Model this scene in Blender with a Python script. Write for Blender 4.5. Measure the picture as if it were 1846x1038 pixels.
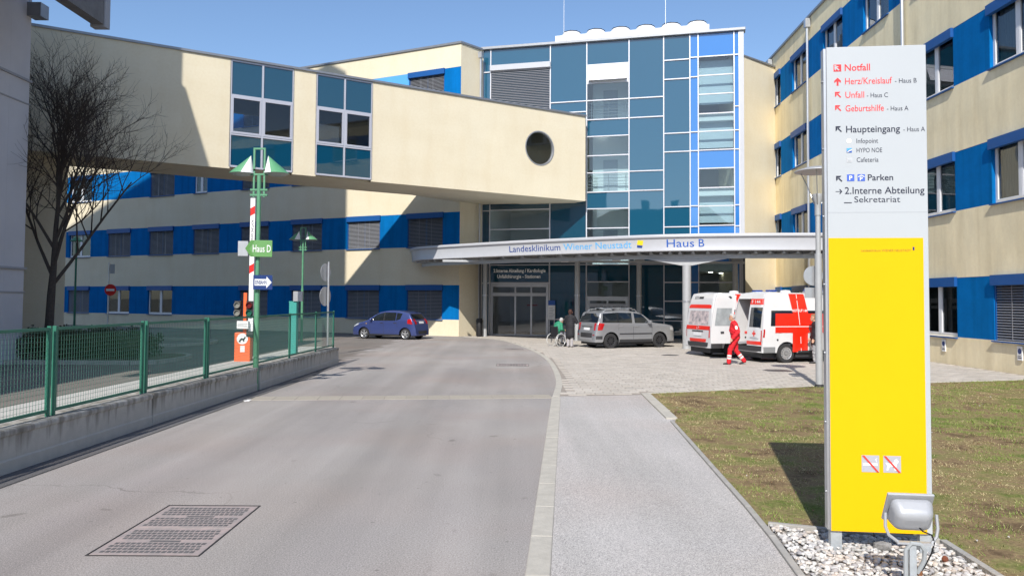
import bpy, math, random
import numpy as np
from mathutils import Vector, Matrix
for o in list(bpy.data.objects): bpy.data.objects.remove(o)
random.seed(4); RNG = np.random.default_rng(4)
SC = bpy.context.scene
COL = SC.collection
R = math.radians
# ---------------------------------------------------------------- camera
TH, RHO, HC = R(2.2), R(0.35), 2.1
cam = bpy.data.cameras.new('camera'); camo = bpy.data.objects.new('camera', cam); COL.objects.link(camo)
_r = Vector((1, 0, 0)); _u = Vector((0, -math.sin(TH), math.cos(TH))); _w = Vector((0, math.cos(TH), math.sin(TH)))
r2 = math.cos(RHO) * _r + math.sin(RHO) * _u; u2 = -math.sin(RHO) * _r + math.cos(RHO) * _u
m3 = Matrix((r2, u2, -_w)).transposed().to_4x4(); m3.translation = (0, 0, HC)
camo.matrix_world = m3
cam.sensor_width = 36; cam.lens = 36 * 1400 / 1846; cam.shift_y = -31.8 / 1846
cam.clip_start = .1; cam.clip_end = 3000
SC.camera = camo
# ---------------------------------------------------------------- sky, sun, exposure
AZ, EL = R(13), R(40)
wd = bpy.data.worlds.new('World'); SC.world = wd; wd.use_nodes = True
nt = wd.node_tree; bg = nt.nodes['Background']
sky = nt.nodes.new('ShaderNodeTexSky'); sky.sky_type = 'NISHITA'; sky.sun_disc = False
sky.sun_elevation = EL; sky.sun_rotation = R(180) + AZ; sky.altitude = 260; sky.air_density = 1.0; sky.dust_density = .9; sky.ozone_density = 4.0
nt.links.new(sky.outputs[0], bg.inputs[0]); bg.inputs[1].default_value = .132
sun = bpy.data.lights.new('sun', 'SUN'); sun.energy = 4.2; sun.angle = R(.53); sun.color = (1, .95, .87)
suno = bpy.data.objects.new('sun', sun); COL.objects.link(suno)
sd = Vector((math.sin(AZ) * math.cos(EL), math.cos(AZ) * math.cos(EL), -math.sin(EL)))
suno.rotation_euler = sd.to_track_quat('-Z', 'Y').to_euler(); suno.location = (-10, -40, 40)
SC.view_settings.view_transform = 'Standard'; SC.view_settings.look = 'None'; SC.view_settings.gamma = 1
SC.view_settings.exposure = .38
SC.view_settings.use_curve_mapping = False
SC.render.engine = 'CYCLES'
SC.cycles.transparent_max_bounces = 16

# ---------------------------------------------------------------- materials
MATS = {}
def mat(name, col, rough=.6, metal=0, noise=0, scale=4, bump=0, bscale=60, spec=.5, coat=0, emit=None, col2=None, stretch=None):
    if name in MATS: return MATS[name]
    m = bpy.data.materials.new(name); m.use_nodes = True; t = m.node_tree; b = t.nodes['Principled BSDF']
    b.inputs['Roughness'].default_value = rough; b.inputs['Metallic'].default_value = metal
    b.inputs['Specular IOR Level'].default_value = spec; b.inputs['Coat Weight'].default_value = coat; b.inputs['Coat Roughness'].default_value = .04
    b.inputs['Base Color'].default_value = (*col, 1)
    if noise or bump:
        tc = t.nodes.new('ShaderNodeTexCoord'); mp = t.nodes.new('ShaderNodeMapping'); t.links.new(tc.outputs['Object'], mp.inputs[0])
        if stretch: mp.inputs['Scale'].default_value = stretch
    if noise:
        n = t.nodes.new('ShaderNodeTexNoise'); n.inputs['Scale'].default_value = scale; n.inputs['Detail'].default_value = 6; n.inputs['Roughness'].default_value = .65
        t.links.new(mp.outputs[0], n.inputs[0])
        r = t.nodes.new('ShaderNodeValToRGB'); r.color_ramp.elements[0].position = .3; r.color_ramp.elements[1].position = .7
        c2 = col2 or tuple(min(1, c * (1 + noise)) for c in col)
        r.color_ramp.elements[0].color = (*(c * (1 - noise) for c in col), 1); r.color_ramp.elements[1].color = (*c2, 1)
        t.links.new(n.outputs[0], r.inputs[0]); t.links.new(r.outputs[0], b.inputs['Base Color'])
    if bump:
        n2 = t.nodes.new('ShaderNodeTexNoise'); n2.inputs['Scale'].default_value = bscale; n2.inputs['Detail'].default_value = 4
        t.links.new(tc.outputs['Object'], n2.inputs[0])
        bp = t.nodes.new('ShaderNodeBump'); bp.inputs['Strength'].default_value = bump; bp.inputs['Distance'].default_value = .02
        t.links.new(n2.outputs[0], bp.inputs['Height']); t.links.new(bp.outputs[0], b.inputs['Normal'])
    if emit:
        b.inputs['Emission Color'].default_value = (*col, 1); b.inputs['Emission Strength'].default_value = emit
    MATS[name] = m; return m

def glassmat(name, tint, ior=1.7, rough=0.0, wob=.0):
    m = bpy.data.materials.new(name); m.use_nodes = True; t = m.node_tree
    t.nodes.remove(t.nodes['Principled BSDF']); out = t.nodes['Material Output']
    tr = t.nodes.new('ShaderNodeBsdfTransparent'); tr.inputs[0].default_value = (*tint, 1)
    gl = t.nodes.new('ShaderNodeBsdfGlossy'); gl.inputs['Roughness'].default_value = rough
    fr = t.nodes.new('ShaderNodeLayerWeight'); fr.inputs[0].default_value = .5; f0 = ((ior - 1) / (ior + 1)) ** 2
    pw = t.nodes.new('ShaderNodeMath'); pw.operation = 'POWER'; pw.inputs[1].default_value = 4; ma = t.nodes.new('ShaderNodeMath'); ma.operation = 'MULTIPLY_ADD'; ma.inputs[1].default_value = 1 - f0; ma.inputs[2].default_value = f0
    t.links.new(fr.outputs['Facing'], pw.inputs[0]); t.links.new(pw.outputs[0], ma.inputs[0])
    mx = t.nodes.new('ShaderNodeMixShader')
    t.links.new(ma.outputs[0], mx.inputs[0]); t.links.new(tr.outputs[0], mx.inputs[1]); t.links.new(gl.outputs[0], mx.inputs[2]); t.links.new(mx.outputs[0], out.inputs[0])
    if wob:
        tc = t.nodes.new('ShaderNodeTexCoord'); n = t.nodes.new('ShaderNodeTexNoise'); n.inputs['Scale'].default_value = .7; n.inputs['Detail'].default_value = 1
        bp = t.nodes.new('ShaderNodeBump'); bp.inputs['Strength'].default_value = wob; bp.inputs['Distance'].default_value = .02
        t.links.new(tc.outputs['Object'], n.inputs[0]); t.links.new(n.outputs[0], bp.inputs['Height'])
        t.links.new(bp.outputs[0], gl.inputs['Normal']); t.links.new(bp.outputs[0], fr.inputs['Normal'])
    MATS[name] = m; return m

def enamel(name, col, rough=.02):
    m = mat(name, col, rough, spec=.9)
    t = m.node_tree; b = t.nodes['Principled BSDF']; b.inputs['IOR'].default_value = 1.62
    tc = t.nodes.new('ShaderNodeTexCoord'); n = t.nodes.new('ShaderNodeTexNoise'); n.inputs['Scale'].default_value = .8; n.inputs['Detail'].default_value = 1
    bp = t.nodes.new('ShaderNodeBump'); bp.inputs['Strength'].default_value = .12; bp.inputs['Distance'].default_value = .02
    t.links.new(tc.outputs['Object'], n.inputs[0]); t.links.new(n.outputs[0], bp.inputs['Height']); t.links.new(bp.outputs[0], b.inputs['Normal'])
    return m

def speckle(name, c1, c2, big, fine, rough=.9, stain=(.5, .5, .5), bump=.35):
    """asphalt-like: fine aggregate speckle, broad patches, faint worn streaks along the road"""
    m = bpy.data.materials.new(name); m.use_nodes = True; t = m.node_tree; b = t.nodes['Principled BSDF']; b.inputs['Roughness'].default_value = rough
    b.inputs['Specular IOR Level'].default_value = .3
    tc = t.nodes.new('ShaderNodeTexCoord')
    def noise(s, d=4, sc=None):
        n = t.nodes.new('ShaderNodeTexNoise'); n.inputs['Scale'].default_value = s; n.inputs['Detail'].default_value = d
        if sc:
            mp = t.nodes.new('ShaderNodeMapping'); mp.inputs['Scale'].default_value = sc; t.links.new(tc.outputs['Object'], mp.inputs[0]); t.links.new(mp.outputs[0], n.inputs[0])
        else: t.links.new(tc.outputs['Object'], n.inputs[0])
        return n
    def ramp(n, a, bb, c0, c1_):
        r = t.nodes.new('ShaderNodeValToRGB'); r.color_ramp.elements[0].position = a; r.color_ramp.elements[1].position = bb
        r.color_ramp.elements[0].color = (*c0, 1); r.color_ramp.elements[1].color = (*c1_, 1); t.links.new(n.outputs[0], r.inputs[0]); return r
    def mul(a, c, fac=1):
        x = t.nodes.new('ShaderNodeMix'); x.data_type = 'RGBA'; x.blend_type = 'MULTIPLY'; x.inputs[0].default_value = fac
        t.links.new(a.outputs[2 if a.bl_idname == 'ShaderNodeMix' else 0], x.inputs[6]); t.links.new(c.outputs[0], x.inputs[7]); return x
    base = ramp(noise(fine, 3), .32, .68, c1, c2)
    x = mul(base, ramp(noise(big, 5), .3, .7, stain, (1, 1, 1)))
    x = mul(x, ramp(noise(.9, 4, (1.6, .07, 1)), .35, .7, (.84, .83, .82), (1.02, 1.0, 1.0)))
    x = mul(x, ramp(noise(150, 1), .36, .48, (.58, .58, .60), (1.02, 1.02, 1.02)))
    x = mul(x, ramp(noise(.33, 2), .45, .75, (1, 1, 1), (1.0, .93, .9)))
    t.links.new(x.outputs[2], b.inputs['Base Color'])
    bp = t.nodes.new('ShaderNodeBump'); bp.inputs['Strength'].default_value = bump; bp.inputs['Distance'].default_value = .01
    t.links.new(noise(90, 3).outputs[0], bp.inputs['Height']); t.links.new(bp.outputs[0], b.inputs['Normal'])
    MATS[name] = m; return m

def varied(name, cols, rough=.85, bump=.3):
    """colour differs from piece to piece (object random plus random per island)"""
    m = bpy.data.materials.new(name); m.use_nodes = True; t = m.node_tree; b = t.nodes['Principled BSDF']; b.inputs['Roughness'].default_value = rough
    oi = t.nodes.new('ShaderNodeObjectInfo'); ge = t.nodes.new('ShaderNodeNewGeometry')
    ad = t.nodes.new('ShaderNodeMath'); ad.operation = 'ADD'; fr = t.nodes.new('ShaderNodeMath'); fr.operation = 'FRACT'
    t.links.new(oi.outputs['Random'], ad.inputs[0]); t.links.new(ge.outputs['Random Per Island'], ad.inputs[1]); t.links.new(ad.outputs[0], fr.inputs[0])
    r = t.nodes.new('ShaderNodeValToRGB'); cr = r.color_ramp
    while len(cr.elements) < len(cols): cr.elements.new(.5)
    for i, c in enumerate(cols): cr.elements[i].position = i / (len(cols) - 1); cr.elements[i].color = (*c, 1)
    tc = t.nodes.new('ShaderNodeTexCoord'); n = t.nodes.new('ShaderNodeTexNoise'); n.inputs['Scale'].default_value = 35; n.inputs['Detail'].default_value = 4
    t.links.new(tc.outputs['Object'], n.inputs[0]); r2_ = t.nodes.new('ShaderNodeValToRGB'); r2_.color_ramp.elements[0].color = (.75, .75, .75, 1); r2_.color_ramp.elements[0].position = .3; r2_.color_ramp.elements[1].position = .7
    t.links.new(n.outputs[0], r2_.inputs[0]); x = t.nodes.new('ShaderNodeMix'); x.data_type = 'RGBA'; x.blend_type = 'MULTIPLY'; x.inputs[0].default_value = 1
    t.links.new(fr.outputs[0], r.inputs[0]); t.links.new(r.outputs[0], x.inputs[6]); t.links.new(r2_.outputs[0], x.inputs[7]); t.links.new(x.outputs[2], b.inputs['Base Color'])
    MATS[name] = m; return m

YEL = (.71, .645, .495)
M_plaster = mat('plaster_yellow', YEL, .9, noise=.025, scale=.6, bump=.25, bscale=45, spec=.2, stretch=(1, 1, .5))
M_plaster_r = mat('plaster_yellow_weathered', (.88, .78, .54), .92, noise=.12, scale=1.1, bump=.3, bscale=45, spec=.2, stretch=(1, 1, .35))
def weather(m, lo=.86, sx=3.5, sz=.12):
    t = m.node_tree; bs = t.nodes['Principled BSDF']; src = bs.inputs['Base Color'].links[0].from_socket
    tc = t.nodes.new('ShaderNodeTexCoord'); prev = src
    for sc, (kx, kz), l, a_, b_ in ((1.0, (sx, sz), lo, .34, .52), (1.0, (.35, .9), .965, .35, .65), (9.0, (1, 1), .97, .3, .6)):
        mp = t.nodes.new('ShaderNodeMapping'); mp.inputs['Scale'].default_value = (kx, kx, kz); t.links.new(tc.outputs['Object'], mp.inputs[0])
        n = t.nodes.new('ShaderNodeTexNoise'); n.inputs['Scale'].default_value = sc; n.inputs['Detail'].default_value = 6; t.links.new(mp.outputs[0], n.inputs[0])
        r = t.nodes.new('ShaderNodeValToRGB'); r.color_ramp.elements[0].position = a_; r.color_ramp.elements[0].color = (l, l * .985, l * .96, 1); r.color_ramp.elements[1].position = b_; t.links.new(n.outputs[0], r.inputs[0])
        x = t.nodes.new('ShaderNodeMix'); x.data_type = 'RGBA'; x.blend_type = 'MULTIPLY'; x.inputs[0].default_value = 1; t.links.new(prev, x.inputs[6]); t.links.new(r.outputs[0], x.inputs[7]); prev = x.outputs[2]
    t.links.new(prev, bs.inputs['Base Color'])
weather(M_plaster, .975, 1.2, .3); weather(M_plaster_r, .92, 2.2, .15)
M_blue = mat('plaster_blue', (.0015, .145, .44), .85, noise=.1, scale=1.5, bump=.2, bscale=50, spec=.06)
weather(M_blue, .86)
M_blue_sunlit = mat('plaster_blue_sunlit', (.10, .36, .72), .8, noise=.06, scale=1.5, spec=.2)  # the blue plaster again, with sunlight put into its colour
M_blue_d = mat('shutter_box_blue', (.003, .08, .29), .5, noise=.05, scale=4)
M_flash = mat('grey_flashing', (.28, .29, .31), .45, .6, noise=.08)
M_alu = mat('aluminium', (.55, .56, .58), .38, .75, noise=.05, scale=8)
M_greymetal = mat('grey_painted_steel', (.42, .43, .44), .45, .2, noise=.06, scale=6)
M_fascia = mat('pale_grey_fascia', (.46, .47, .50), .35, .1, noise=.03, scale=3)
M_slat = mat('blind_slat_grey', (.34, .35, .38), .45, .4)
M_frame = mat('white_window_frame', (.72, .73, .75), .4)
M_gframe = mat('grey_window_frame', (.48, .49, .55), .4, .2)
M_room = mat('dim_room', (.06, .06, .065), .9)
M_curtain = mat('cream_curtain', (.62, .58, .44), .9, noise=.12, scale=9, stretch=(3, 1, .05))
M_curtain2 = mat('grey_green_curtain', (.22, .27, .26), .9, noise=.2, scale=9, stretch=(3, 1, .05))
M_glass = glassmat('clear_glass', (.80, .87, .88), 1.75, wob=.08)
M_glassd = glassmat('tinted_glass', (.50, .57, .62), 1.8, wob=.05)
M_enam = enamel('dark_blue_enamelled_glass', (.009, .075, .135))
M_enam2 = enamel('navy_enamelled_glass', (.004, .050, .088))
M_bright = enamel('bright_blue_enamelled_glass', (.03, .17, .48), .08)
M_mull = mat('mullion_pale_metal', (.60, .60, .64), .4, .3)
M_white = mat('white_paint', (.78, .78, .78), .5, noise=.03)
M_inner = mat('interior_white', (.80, .81, .82), .8)
M_dark = mat('dark_rubber', (.02, .02, .022), .7)
M_black = mat('black', (.01, .01, .012), .5)
M_asph = speckle('asphalt', (.30, .286, .276), (.485, .464, .447), .25, 65, stain=(.84, .83, .82))
def wear_and_shadow(m):
    t = m.node_tree; bs = t.nodes['Principled BSDF']; prev = bs.inputs['Base Color'].links[0].from_socket; tc = t.nodes.new('ShaderNodeTexCoord')
    def mulc(f, c):
        nonlocal prev
        x = t.nodes.new('ShaderNodeMix'); x.data_type = 'RGBA'; x.blend_type = 'MULTIPLY'; t.links.new(f, x.inputs[0]); t.links.new(prev, x.inputs[6]); x.inputs[7].default_value = (*c, 1); prev = x.outputs[2]
    def nz(s_, d=3, sc=(1, 1, 1)):
        mp = t.nodes.new('ShaderNodeMapping'); mp.inputs['Scale'].default_value = sc; t.links.new(tc.outputs['Object'], mp.inputs[0]); n = t.nodes.new('ShaderNodeTexNoise'); n.inputs['Scale'].default_value = s_; n.inputs['Detail'].default_value = d; t.links.new(mp.outputs[0], n.inputs[0]); return n.outputs
    def rng(src, a, b, inv=False):
        r = t.nodes.new('ShaderNodeMapRange'); r.inputs[1].default_value = a; r.inputs[2].default_value = b; r.inputs[3].default_value = 1 if inv else 0; r.inputs[4].default_value = 0 if inv else 1; t.links.new(src, r.inputs[0]); return r.outputs[0]
    def mm(a, b):
        x = t.nodes.new('ShaderNodeMath'); x.operation = 'MULTIPLY'; t.links.new(a, x.inputs[0]); t.links.new(b, x.inputs[1]); return x.outputs[0]
    # hairline cracks
    wv = t.nodes.new('ShaderNodeVectorMath'); wv.operation = 'MULTIPLY_ADD'; wv.inputs[1].default_value = (.9, .9, 0); t.links.new(nz(1.3, 4)[1], wv.inputs[0]); t.links.new(tc.outputs['Object'], wv.inputs[2])
    vo = t.nodes.new('ShaderNodeTexVoronoi'); vo.feature = 'DISTANCE_TO_EDGE'; vo.inputs['Scale'].default_value = .28; t.links.new(wv.outputs[0], vo.inputs[0])
    mulc(mm(rng(vo.outputs[0], .0012, .0045, True), rng(nz(.3)[0], .52, .66)), (.70, .69, .68))
    # drips and spots
    mulc(rng(nz(2.6, 2)[0], .70, .76), (.72, .71, .70)); mulc(rng(nz(11, 1)[0], .74, .79), (.66, .65, .65))
    # polished wheel lanes along the drive
    mulc(rng(nz(.55, 3, (1.1, .05, 1))[0], .52, .70), (.86, .855, .86))
    # pale worn scuffs
    mulc(rng(nz(.7, 6, (.6, .25, 1))[0], .40, .56, True), (1.10, 1.09, 1.07))
    # shadow of the low wall painted into the road colour along the gutter
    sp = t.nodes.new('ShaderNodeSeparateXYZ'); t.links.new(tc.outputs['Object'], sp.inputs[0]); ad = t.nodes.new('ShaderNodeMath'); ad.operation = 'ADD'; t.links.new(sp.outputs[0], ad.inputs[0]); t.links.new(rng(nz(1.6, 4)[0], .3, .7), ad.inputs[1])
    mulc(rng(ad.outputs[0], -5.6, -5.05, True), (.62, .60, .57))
    t.links.new(prev, bs.inputs['Base Color'])
wear_and_shadow(M_asph)
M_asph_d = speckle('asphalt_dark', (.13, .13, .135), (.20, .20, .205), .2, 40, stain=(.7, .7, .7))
M_walk = speckle('asphalt_walk', (.40, .387, .372), (.68, .66, .638), .4, 75, stain=(.88, .88, .88))
M_conc = mat('concrete', (.36, .345, .32), .9, noise=.16, scale=2.2, bump=.35, bscale=30, stretch=(2, 2, .5))
M_conc_l = mat('pale_concrete', (.44, .415, .365), .9, noise=.13, scale=5, bump=.3, bscale=40)
M_paver = varied('paver_stone', [(.46, .42, .37), (.53, .485, .43), (.49, .445, .395), (.57, .525, .47), (.43, .395, .35)])
M_joint = mat('paver_joint', (.30, .265, .23), .95, noise=.15, scale=6)
M_pebble = varied('pebble_stone', [(.52, .50, .48), (.70, .68, .66), (.36, .35, .36), (.62, .54, .47), (.78, .77, .75), (.46, .45, .42)], .8)
M_green = mat('green_fence_paint', (.028, .165, .11), .45, noise=.1, scale=8)
M_green2 = mat('green_lamp_paint', (.10, .28, .16), .4, noise=.1, scale=8)
M_lampgreen = mat('lamp_shade_green', (.10, .30, .15), .4)
M_teal = mat('teal_box', (.04, .30, .26), .5, noise=.08)
M_orange = mat('orange_paint', (.80, .13, .03), .5, noise=.08, scale=6)
M_red = mat('red_paint', (.62, .015, .01), .4)
M_redfoil = mat('red_reflective_foil', (.75, .02, .006), .3, coat=.5)
M_navy = mat('navy_sign', (.008, .035, .16), .4)
M_bark = mat('bark', (.075, .06, .05), .95, noise=.25, scale=14, bump=.5, bscale=40)
M_twig = mat('twig', (.06, .043, .034), .95)
def spanel():
    return mat('sign_white_panel', (.46, .485, .505), .3, .0, noise=.015, scale=2)
M_signw = spanel(); M_signy = mat('sign_yellow_panel', (.80, .45, .002), .55, noise=.02, scale=2, spec=.15)
M_signred = mat('letter_red', (.72, .03, .035), .5); M_signdark = mat('letter_dark', (.012, .016, .04), .5)
M_lblue = mat('letter_light_blue', (.09, .38, .72), .5); M_dblue = mat('letter_dark_blue', (.012, .05, .24), .5); M_pblue = mat('letter_blue', (.02, .10, .42), .5)
M_skin = mat('skin', (.50, .29, .20), .6); 

# ---------------------------------------------------------------- mesh helpers
def link(o, parent=None, loc=(0, 0, 0), rotz=0):
    COL.objects.link(o); o.parent = parent; o.location = loc; o.rotation_euler = (0, 0, rotz); return o
def tag(o, label=None, cat=None, group=None, kind=None):
    if label: o['label'] = label
    if cat: o['category'] = cat
    if group: o['group'] = group
    if kind: o['kind'] = kind
    return o
def thing(name, label, cat, loc=(0, 0, 0), rotz=0, group=None):
    o = bpy.data.objects.new(name, None); o.empty_display_size = .3
    link(o, None, loc, rotz); return tag(o, label, cat, group)
def inst(name, mesh, parent=None, loc=(0, 0, 0), rotz=0, kind=None):
    o = bpy.data.objects.new(name, mesh); link(o, parent, loc, rotz)
    if kind: o['kind'] = kind
    return o
def copy_tree(o, parent=None):
    c = o.copy(); COL.objects.link(c); c.parent = parent
    for ch in list(o.children): copy_tree(ch, c)
    return c

class MB:
    def __init__(s, T=None): s.v = []; s.f = []; s.mi = []; s.cur = 0; s.T = T
    def add(s, vs, fs):
        b = len(s.v)
        for p in vs:
            p = Vector(p); s.v.append(tuple(s.T @ p) if s.T else tuple(p))
        for q in fs: s.f.append([i + b for i in q]); s.mi.append(s.cur)
        return s
    def box(s, x0, y0, z0, x1, y1, z1):
        x0, x1 = sorted((x0, x1)); y0, y1 = sorted((y0, y1)); z0, z1 = sorted((z0, z1))
        return s.add([(x0, y0, z0), (x1, y0, z0), (x1, y1, z0), (x0, y1, z0), (x0, y0, z1), (x1, y0, z1), (x1, y1, z1), (x0, y1, z1)],
                     [(0, 3, 2, 1), (4, 5, 6, 7), (0, 1, 5, 4), (1, 2, 6, 5), (2, 3, 7, 6), (3, 0, 4, 7)])
    def cyl(s, p, q, r0, r1=None, n=12, cap=True):
        p, q = Vector(p), Vector(q); r1 = r0 if r1 is None else r1
        d = (q - p).normalized(); a = d.orthogonal().normalized(); b = d.cross(a)
        vs = []
        for c, r in ((p, r0), (q, r1)):
            for i in range(n):
                t = 2 * math.pi * i / n; vs.append(c + a * (r * math.cos(t)) + b * (r * math.sin(t)))
        fs = [(i, (i + 1) % n, n + (i + 1) % n, n + i) for i in range(n)]
        if cap: fs += [tuple(range(n - 1, -1, -1)), tuple(range(n, 2 * n))]
        return s.add(vs, fs)
    def tube(s, pts, r, n=8):
        pts = [Vector(p) for p in pts]; rs = r if isinstance(r, (list, tuple)) else [r] * len(pts)
        vs = []; fs = []; a = None
        for i, p in enumerate(pts):
            d = (pts[min(i + 1, len(pts) - 1)] - pts[max(i - 1, 0)]).normalized()
            if a is None: a = d.orthogonal().normalized()
            else: a = (a - d * a.dot(d)).normalized()
            b = d.cross(a)
            for k in range(n):
                t = 2 * math.pi * k / n; vs.append(p + a * (rs[i] * math.cos(t)) + b * (rs[i] * math.sin(t)))
        for i in range(len(pts) - 1):
            for k in range(n):
                fs.append((i * n + k, i * n + (k + 1) % n, (i + 1) * n + (k + 1) % n, (i + 1) * n + k))
        fs += [tuple(range(n - 1, -1, -1)), tuple(range((len(pts) - 1) * n, len(pts) * n))]
        return s.add(vs, fs)
    def bar(s, p, q, w, h):
        p, q = Vector(p), Vector(q); d = (q - p).normalized()
        side = d.cross(Vector((0, 0, 1)))
        if side.length < 1e-4: side = Vector((1, 0, 0))
        side.normalize(); up = side.cross(d)
        vs = [c + side * (sx * w / 2) + up * (sz * h / 2) for c in (p, q) for sx, sz in ((-1, -1), (1, -1), (1, 1), (-1, 1))]
        return s.add(vs, [(3, 2, 1, 0), (4, 5, 6, 7), (0, 1, 5, 4), (1, 2, 6, 5), (2, 3, 7, 6), (3, 0, 4, 7)])
    def prism(s, poly, z0, z1):
        n = len(poly); a = sum(poly[i][0] * poly[(i + 1) % n][1] - poly[(i + 1) % n][0] * poly[i][1] for i in range(n))
        if a < 0: poly = poly[::-1]
        vs = [(x, y, z0) for x, y in poly] + [(x, y, z1) for x, y in poly]
        return s.add(vs, [tuple(range(n - 1, -1, -1)), tuple(range(n, 2 * n))] + [(i, (i + 1) % n, n + (i + 1) % n, n + i) for i in range(n)])
    def xz(s, poly, y0, y1):
        """outline in x,z extruded along y"""
        n = len(poly); a = sum(poly[i][0] * poly[(i + 1) % n][1] - poly[(i + 1) % n][0] * poly[i][1] for i in range(n))
        if a < 0: poly = poly[::-1]
        vs = [(x, y0, z) for x, z in poly] + [(x, y1, z) for x, z in poly]
        return s.add(vs, [tuple(range(n)), tuple(range(2 * n - 1, n - 1, -1))] + [(i, n + i, n + (i + 1) % n, (i + 1) % n) for i in range(n)])
    def lathe(s, prof, n=24, c=(0, 0, 0), axis='z'):
        vs = []; fs = []; m = len(prof)
        for i in range(n):
            t = 2 * math.pi * i / n
            for r, z in prof:
                p = (r * math.cos(t), r * math.sin(t), z) if axis == 'z' else (r * math.cos(t), z, r * math.sin(t))
                vs.append((p[0] + c[0], p[1] + c[1], p[2] + c[2]))
        for i in range(n):
            for k in range(m - 1):
                q = (i * m + k, ((i + 1) % n) * m + k, ((i + 1) % n) * m + k + 1, i * m + k + 1)
                fs.append(q if axis == 'z' else q[::-1])
        return s.add(vs, fs)
    def mesh(s, name, mats):
        me = bpy.data.meshes.new(name); me.from_pydata(s.v, [], s.f)
        for m in (mats if isinstance(mats, (list, tuple)) else [mats]): me.materials.append(m)
        if isinstance(mats, (list, tuple)) and len(mats) > 1: me.polygons.foreach_set('material_index', s.mi)
        me.update(); return me
    def build(s, name, mats, parent=None, loc=(0, 0, 0), rotz=0, smooth=False, bevel=0, seg=2, kind=None):
        me = s.mesh(name, mats)
        if smooth: smooth_mesh(me)
        o = inst(name, me, parent, loc, rotz, kind)
        if bevel:
            b = o.modifiers.new('bevel', 'BEVEL'); b.width = bevel; b.segments = seg; b.limit_method = 'ANGLE'; b.angle_limit = R(35)
        return o
def smooth_mesh(me, ang=40):
    me.polygons.foreach_set('use_smooth', [True] * len(me.polygons))
    try: me.set_sharp_from_angle(angle=R(ang))
    except Exception: pass
def rotm(rz, loc=(0, 0, 0)): return Matrix.Translation(loc) @ Matrix.Rotation(rz, 4, 'Z')

TXT = {}
def text_mesh(s, width, cap, bold=0.0, ext=.002):
    """flat lettering in the local x,z plane, facing -y, left bottom at origin, fitted to width and cap height"""
    cu = bpy.data.curves.new('t', 'FONT'); cu.body = s; cu.size = 1; cu.extrude = 0; cu.offset = bold; cu.resolution_u = 3
    o = bpy.data.objects.new('t', cu); COL.objects.link(o); bpy.context.view_layer.update()
    me = bpy.data.meshes.new_from_object(o.evaluated_get(bpy.context.evaluated_depsgraph_get()))
    bpy.data.objects.remove(o)
    n = len(me.vertices); co = np.empty(n * 3); me.vertices.foreach_get('co', co); co = co.reshape(-1, 3)
    x0, x1 = co[:, 0].min(), co[:, 0].max()
    if 'H' not in TXT and s != 'H':
        TXT['H'] = 1; h = text_mesh('H', 1, 1); TXT['H'] = TXT['raw']; bpy.data.meshes.remove(h)
    if s == 'H': TXT['raw'] = co[:, 1].max() - co[:, 1].min(); capr = TXT['raw']
    else: capr = TXT['H']
    out = np.zeros_like(co); out[:, 0] = (co[:, 0] - x0) * width / max(1e-6, x1 - x0); out[:, 2] = co[:, 1] * cap / capr
    me.vertices.foreach_set('co', out.ravel()); me.update()
    return me
def lettering(s, parent, x, y, z, width, cap, m, bold=0.0, rotz=0, name='lettering'):
    me = text_mesh(s, width, cap, bold); me.materials.clear(); me.materials.append(m)
    return inst(name, me, parent, (x, y, z), rotz)
def flat(parent, polys, y, m, name='emblem', t=.002):
    b = MB()
    for p in polys: b.xz(p, y - t, y)
    return b.build(name, m, parent)
def circ(cx, cz, r, n=20): return [(cx + r * math.cos(2 * math.pi * i / n), cz + r * math.sin(2 * math.pi * i / n)) for i in range(n)]
def catmull(pts, k=6):
    P = [Vector(p) for p in pts]; P = [2 * P[0] - P[1]] + P + [2 * P[-1] - P[-2]]; out = []
    for i in range(1, len(P) - 2):
        for j in range(k):
            t = j / k; a, b, c, d = P[i - 1], P[i], P[i + 1], P[i + 2]
            out.append(.5 * ((2 * b) + (c - a) * t + (2 * a - 5 * b + 4 * c - d) * t * t + (3 * b - a - 3 * c + d) * t ** 3))
    out.append(P[-2]); return out
def struct(name, b, m, **k): return b.build(name, m, kind='structure', **k)
def inpoly(x, y, P):
    c = False; n = len(P)
    for i in range(n):
        x0, y0 = P[i]; x1, y1 = P[i - 1]
        if (y0 > y) != (y1 > y) and x < (x1 - x0) * (y - y0) / (y1 - y0) + x0: c = not c
    return c
# ================================================================ GROUND
b = MB(); b.add([(-1500, -1500, -.04), (1500, -1500, -.04), (1500, 1500, -.04), (-1500, 1500, -.04)], [(0, 1, 2, 3)])
struct('ground', b, mat('soil', (.16, .15, .11), .95, noise=.3, scale=.3))
b = MB(); b.add([(-70, -60, 0), (16, -60, 0), (16, 70, 0), (-70, 70, 0)], [(0, 1, 2, 3)])
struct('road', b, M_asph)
WALK = [(-2.2, -30), (.31, 6), (1.07, 17.1), (2.95, 17.45), (2.88, 14.2), (2.36, 7.36), (2.21, 6.04), (-.6, -30)]
b = MB(); b.add([(x, y, .004) for x, y in WALK], [tuple(range(len(WALK) - 1, -1, -1))])
struct('sidewalk', b, M_walk)
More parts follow.
